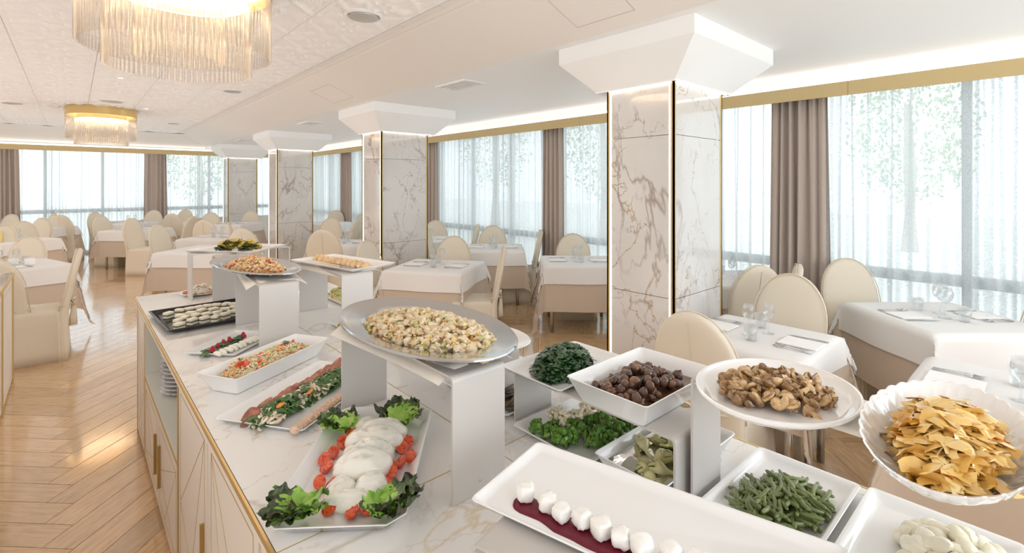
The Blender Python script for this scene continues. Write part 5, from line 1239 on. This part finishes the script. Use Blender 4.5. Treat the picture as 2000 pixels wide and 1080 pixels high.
# --- green beans
GB = []
for k in range(5):
    r2 = random.Random(k); cu = r2.uniform(-.012,.012); L_ = r2.uniform(.022,.034)
    GB.append(MB().tube([(-L_,0,0),(-L_*.9,cu*.1,0),(-L_*.4,cu*.7,0),(0,cu,.001),(L_*.4,cu*.7,0),(L_*.9,cu*.1,0),(L_,0,0)], [.0012,.0034,.004,.0042,.004,.0034,.001], 7).mesh('green_bean', F_gb, True))
for k in range(190):
    q = math.sqrt(rt.random()); a = rt.uniform(0, 2*PI); u, v = q*math.cos(a), q*math.sin(a)
    z = heap_pos(q, .036, .7)*(rt.random()**.5) + .008
    x, y = on(1.215, .428, -18, u*.115, v*.070)
    tag(link('green_bean', GB[k % 5], None, (x, y, ZT+.004+z), (rt.uniform(-.3,.3), rt.uniform(-.35,.35), R(rt.gauss(40, 42))), rt.uniform(1.0,1.35)), 'short cooked green bean in the pile on the square tray', 'vegetable', 'green beans')
# --- potato pieces
def potato(seed):
    v, f = ICO[2]; o = Vector((seed*2.2,0,0)); pl = [Vector((math.cos(seed+k*2.1), math.sin(seed+k*2.1), .4-.5*(k % 3))).normalized() for k in range(4)]
    vs = []
    for p in v:
        P = Vector(p)
        for q in pl:
            d = P.dot(q)
            if d > .68: P -= q*(d-.68)
        vs.append((P.x*.0165, P.y*.0135, P.z*.0105))
    return MB().add(vs, f).mesh('potato_piece', F_pot, 35)
PM = [potato(k) for k in range(4)]
for k in range(88):
    q = math.sqrt(rt.random()); a = rt.uniform(0, 2*PI); u, v = q*math.cos(a), q*math.sin(a)
    z = heap_pos(q, .046, .6)*(rt.random()**.4) + .011
    tag(link('potato_piece', PM[k % 4], None, (1.275+u*.095, .135+v*.088, ZT+.003+z), (rt.uniform(-.8,.8), rt.uniform(-.8,.8), rt.uniform(0,6)), rt.uniform(1.1,1.5)), 'white boiled potato piece on the square tray', 'vegetable', 'boiled potato pieces')
# --- braised cabbage
scatter('braised_cabbage', [F_cab, F_caby, F_carrot], [(0,'strip',.022,10),(0,'strip',.016,8),(1,'stick',.010,1.5),(2,'strip',.014,1.5),(0,'leaf',.017,5)],
        1.05, .118, 1.2195, 2, .165, .062, .050, 620, 14, 'glossy golden braised cabbage with pepper strips in the scalloped bowl', 'vegetable', p=.55, bumps=.5)
# --- goat cheese on sauce
ch_pts = [(.632,.667),(.641,.618),(.640,.583),(.655,.548),(.661,.512),(.667,.477),(.676,.443),(.697,.404),(.712,.368),(.722,.332),(.732,.296),(.74,.26)]
GC = []
for k in range(4):
    mb = MB(); v, f = ICO[3]; o = Vector((k*7.1,0,0))
    vs = []
    for p in v:
        P = Vector(p); m_ = max(abs(P.x), abs(P.y), abs(P.z)); P = P.lerp(P/m_, .78)
        P *= 1 + .16*mnoise.noise(P*3.5+o) + .12*mnoise.noise(P*8+o); vs.append((P.x*.0122, P.y*.0118, P.z*.0115))
    GC.append(mb.add(vs, f).mesh('goat_cheese_cube', F_goat, True))
for k, (x, y) in enumerate(ch_pts): tag(link('goat_cheese_cube', GC[k % 4], None, (x, y, ZT+.152+.0205), (rt.uniform(-.15,.15), rt.uniform(-.15,.15), rt.uniform(0,1.5)), rt.uniform(1.15,1.32)), 'crumbly white goat cheese cube, ' + ORD[k] + ' from the rounded end of the sauce', 'cheese', 'goat cheese cubes')
def sauce_mesh():
    # ribbon following the cheese row, with wavy edge and a rounded raised rim
    ctr = [(x-.004, y-.001) for x, y in [(.625,.682)] + ch_pts]; n = len(ctr); mb = MB(); L_ = []
    for k in range(0, 60):
        t = k/59*(n-1); i = min(n-2, int(t)); fr = t-i; x = ctr[i][0]*(1-fr)+ctr[i+1][0]*fr; y = ctr[i][1]*(1-fr)+ctr[i+1][1]*fr
        w1 = .018*min(1, math.sqrt(k/6+.02)) + .003*math.sin(k*.45); w2 = .030*min(1, math.sqrt(k/6+.02)) + .004*math.sin(k*.31+1)
        dx, dy = .966, .26
        prof = [(-w2, 0), (-w2*.94, .0016), (-w2*.5, .0020), (0, .0018), (w1*.6, .0018), (w1*.94, .0014), (w1, 0)]
        L_.append([(x+dx*u, y+dy*u, z) for u, z in prof])
    mb.loft(L_, False, False, closed=False); return mb.build('berry_sauce', F_sauce, None, True, (0,0,ZT+.152+.0042))
tag(sauce_mesh(), 'glossy dark red berry sauce pooled under the goat cheese', 'sauce', None, 'stuff')
# --- small things on the aisle tables
r = empty('table_sign', (-.98, 10.95, TOP+.003), R(20)); tag(r, 'small yellow card with a black and white roundel on an aisle table', 'sign')
MB().box(-.16,.16,-.01,.01,.05,.16).box(-.16,.16,-.04,.04,0,.006).box(-.16,-.14,-.008,.008,0,.06).box(.14,.16,-.008,.008,0,.06).build('card', mat('yellow_card', (.85,.68,.25), .5), r)
MB().box(-.02,.075,-.0125,-.0101,.06,.15).build('black_panel', mat('black_print', (.03,.03,.03), .5), r)
MB().lathe([(.032,0),(.032,.001)], 20).build('roundel', mat('white_print', (.9,.9,.88), .5), r, False, (.028,-.0126,.105), (R(90),0,0))
for x, y, l in ((-.36,7.62,'white porcelain sugar box on the aisle table'),(-.50,7.78,'white porcelain sachet holder beside the sugar box')):
    tag(MB().loft([rr(.038,.030,.006,3,0), rr(.04,.032,.008,3,.004), rr(.04,.032,.008,3,.075), rr(.034,.026,.006,3,.075), rr(.034,.026,.006,3,.01)]).build('sachet_box', M_por2, None, 40, (x, y, TOP+.003), (0,0,R(18))), l, 'box')
# --- remaining small dishes
scatter('red_cabbage', [F_purple, F_red], [(0,'strip',.012,5),(1,'strip',.010,1)], 1.12, 1.50, ZT+.158, 20, .11, .18, .022, 160, 15, 'purple red cabbage shreds in the half-hidden oval dish', 'vegetable')
ES = slice_mesh(3, .040, .026, .005, F_eggp, F_zskin); 
for k in range(16): tag(link('aubergine_slice', ES, None, (1.10+.06*(k % 2)+rt.uniform(-.01,.01), 1.20+.019*k, ZT+.012), (R(-24), R(rt.uniform(-8,8)), R(rt.uniform(-20,20)))), 'dark grilled aubergine slice behind the tall riser', 'vegetable', 'grilled aubergine slices')
for k in range(22): tag(link('olive', OM[0].copy() if False else PM[1], None, (1.08+rt.uniform(-.05,.05), 1.84+rt.uniform(-.07,.07), ZT+.014), (rt.uniform(0,3),0,rt.uniform(0,6)), .55), 'small green olive on the tray under the silver platter', 'olive', 'green olives')
for k in range(10): tag(link('yellow_slice', ZS, None, (1.05+.03*(k % 2), 2.28+.026*k, ZT+.010), (R(25),0,R(rt.uniform(-20,20))), 1.5), 'pale yellow vegetable slice beneath the pastry riser', 'vegetable', 'pale yellow slices')
scatter('chopped_salad', [F_celery, F_carrot, F_corn, F_red], [(0,'blob',.008,3),(1,'blob',.007,1),(2,'blob',.006,1),(3,'blob',.006,.6)], 1.33, 3.17, ZT+.005, 0, .07, .16, .05, 170, 18, 'chopped mixed salad at the back edge of the buffet', 'food')
scatter('cream_salad', [F_roll, F_carrot], [(0,'blob',.010,4),(1,'strip',.016,1)], .66, 3.93, ZT+.008, 0, .07, .07, .05, 90, 19, 'white cream salad on the plate under the far riser', 'food')
for k in range(14):
    a = 2*PI*k/14; tag(link('orange_garnish_slice', ZSO, None, (.66+.095*math.cos(a), 3.93+.095*math.sin(a), ZT+.016), (.15,0,a), .8) if False else MB().lathe([(.018,0),(.020,.002),(.018,.004)], 12).build('orange_garnish_slice', F_carrot, None, True, (.66+.095*math.cos(a), 3.93+.095*math.sin(a), ZT+.015), (R(15),0,a)), 'orange garnish slice ringing the plate under the far riser', 'vegetable', 'orange garnish slices')
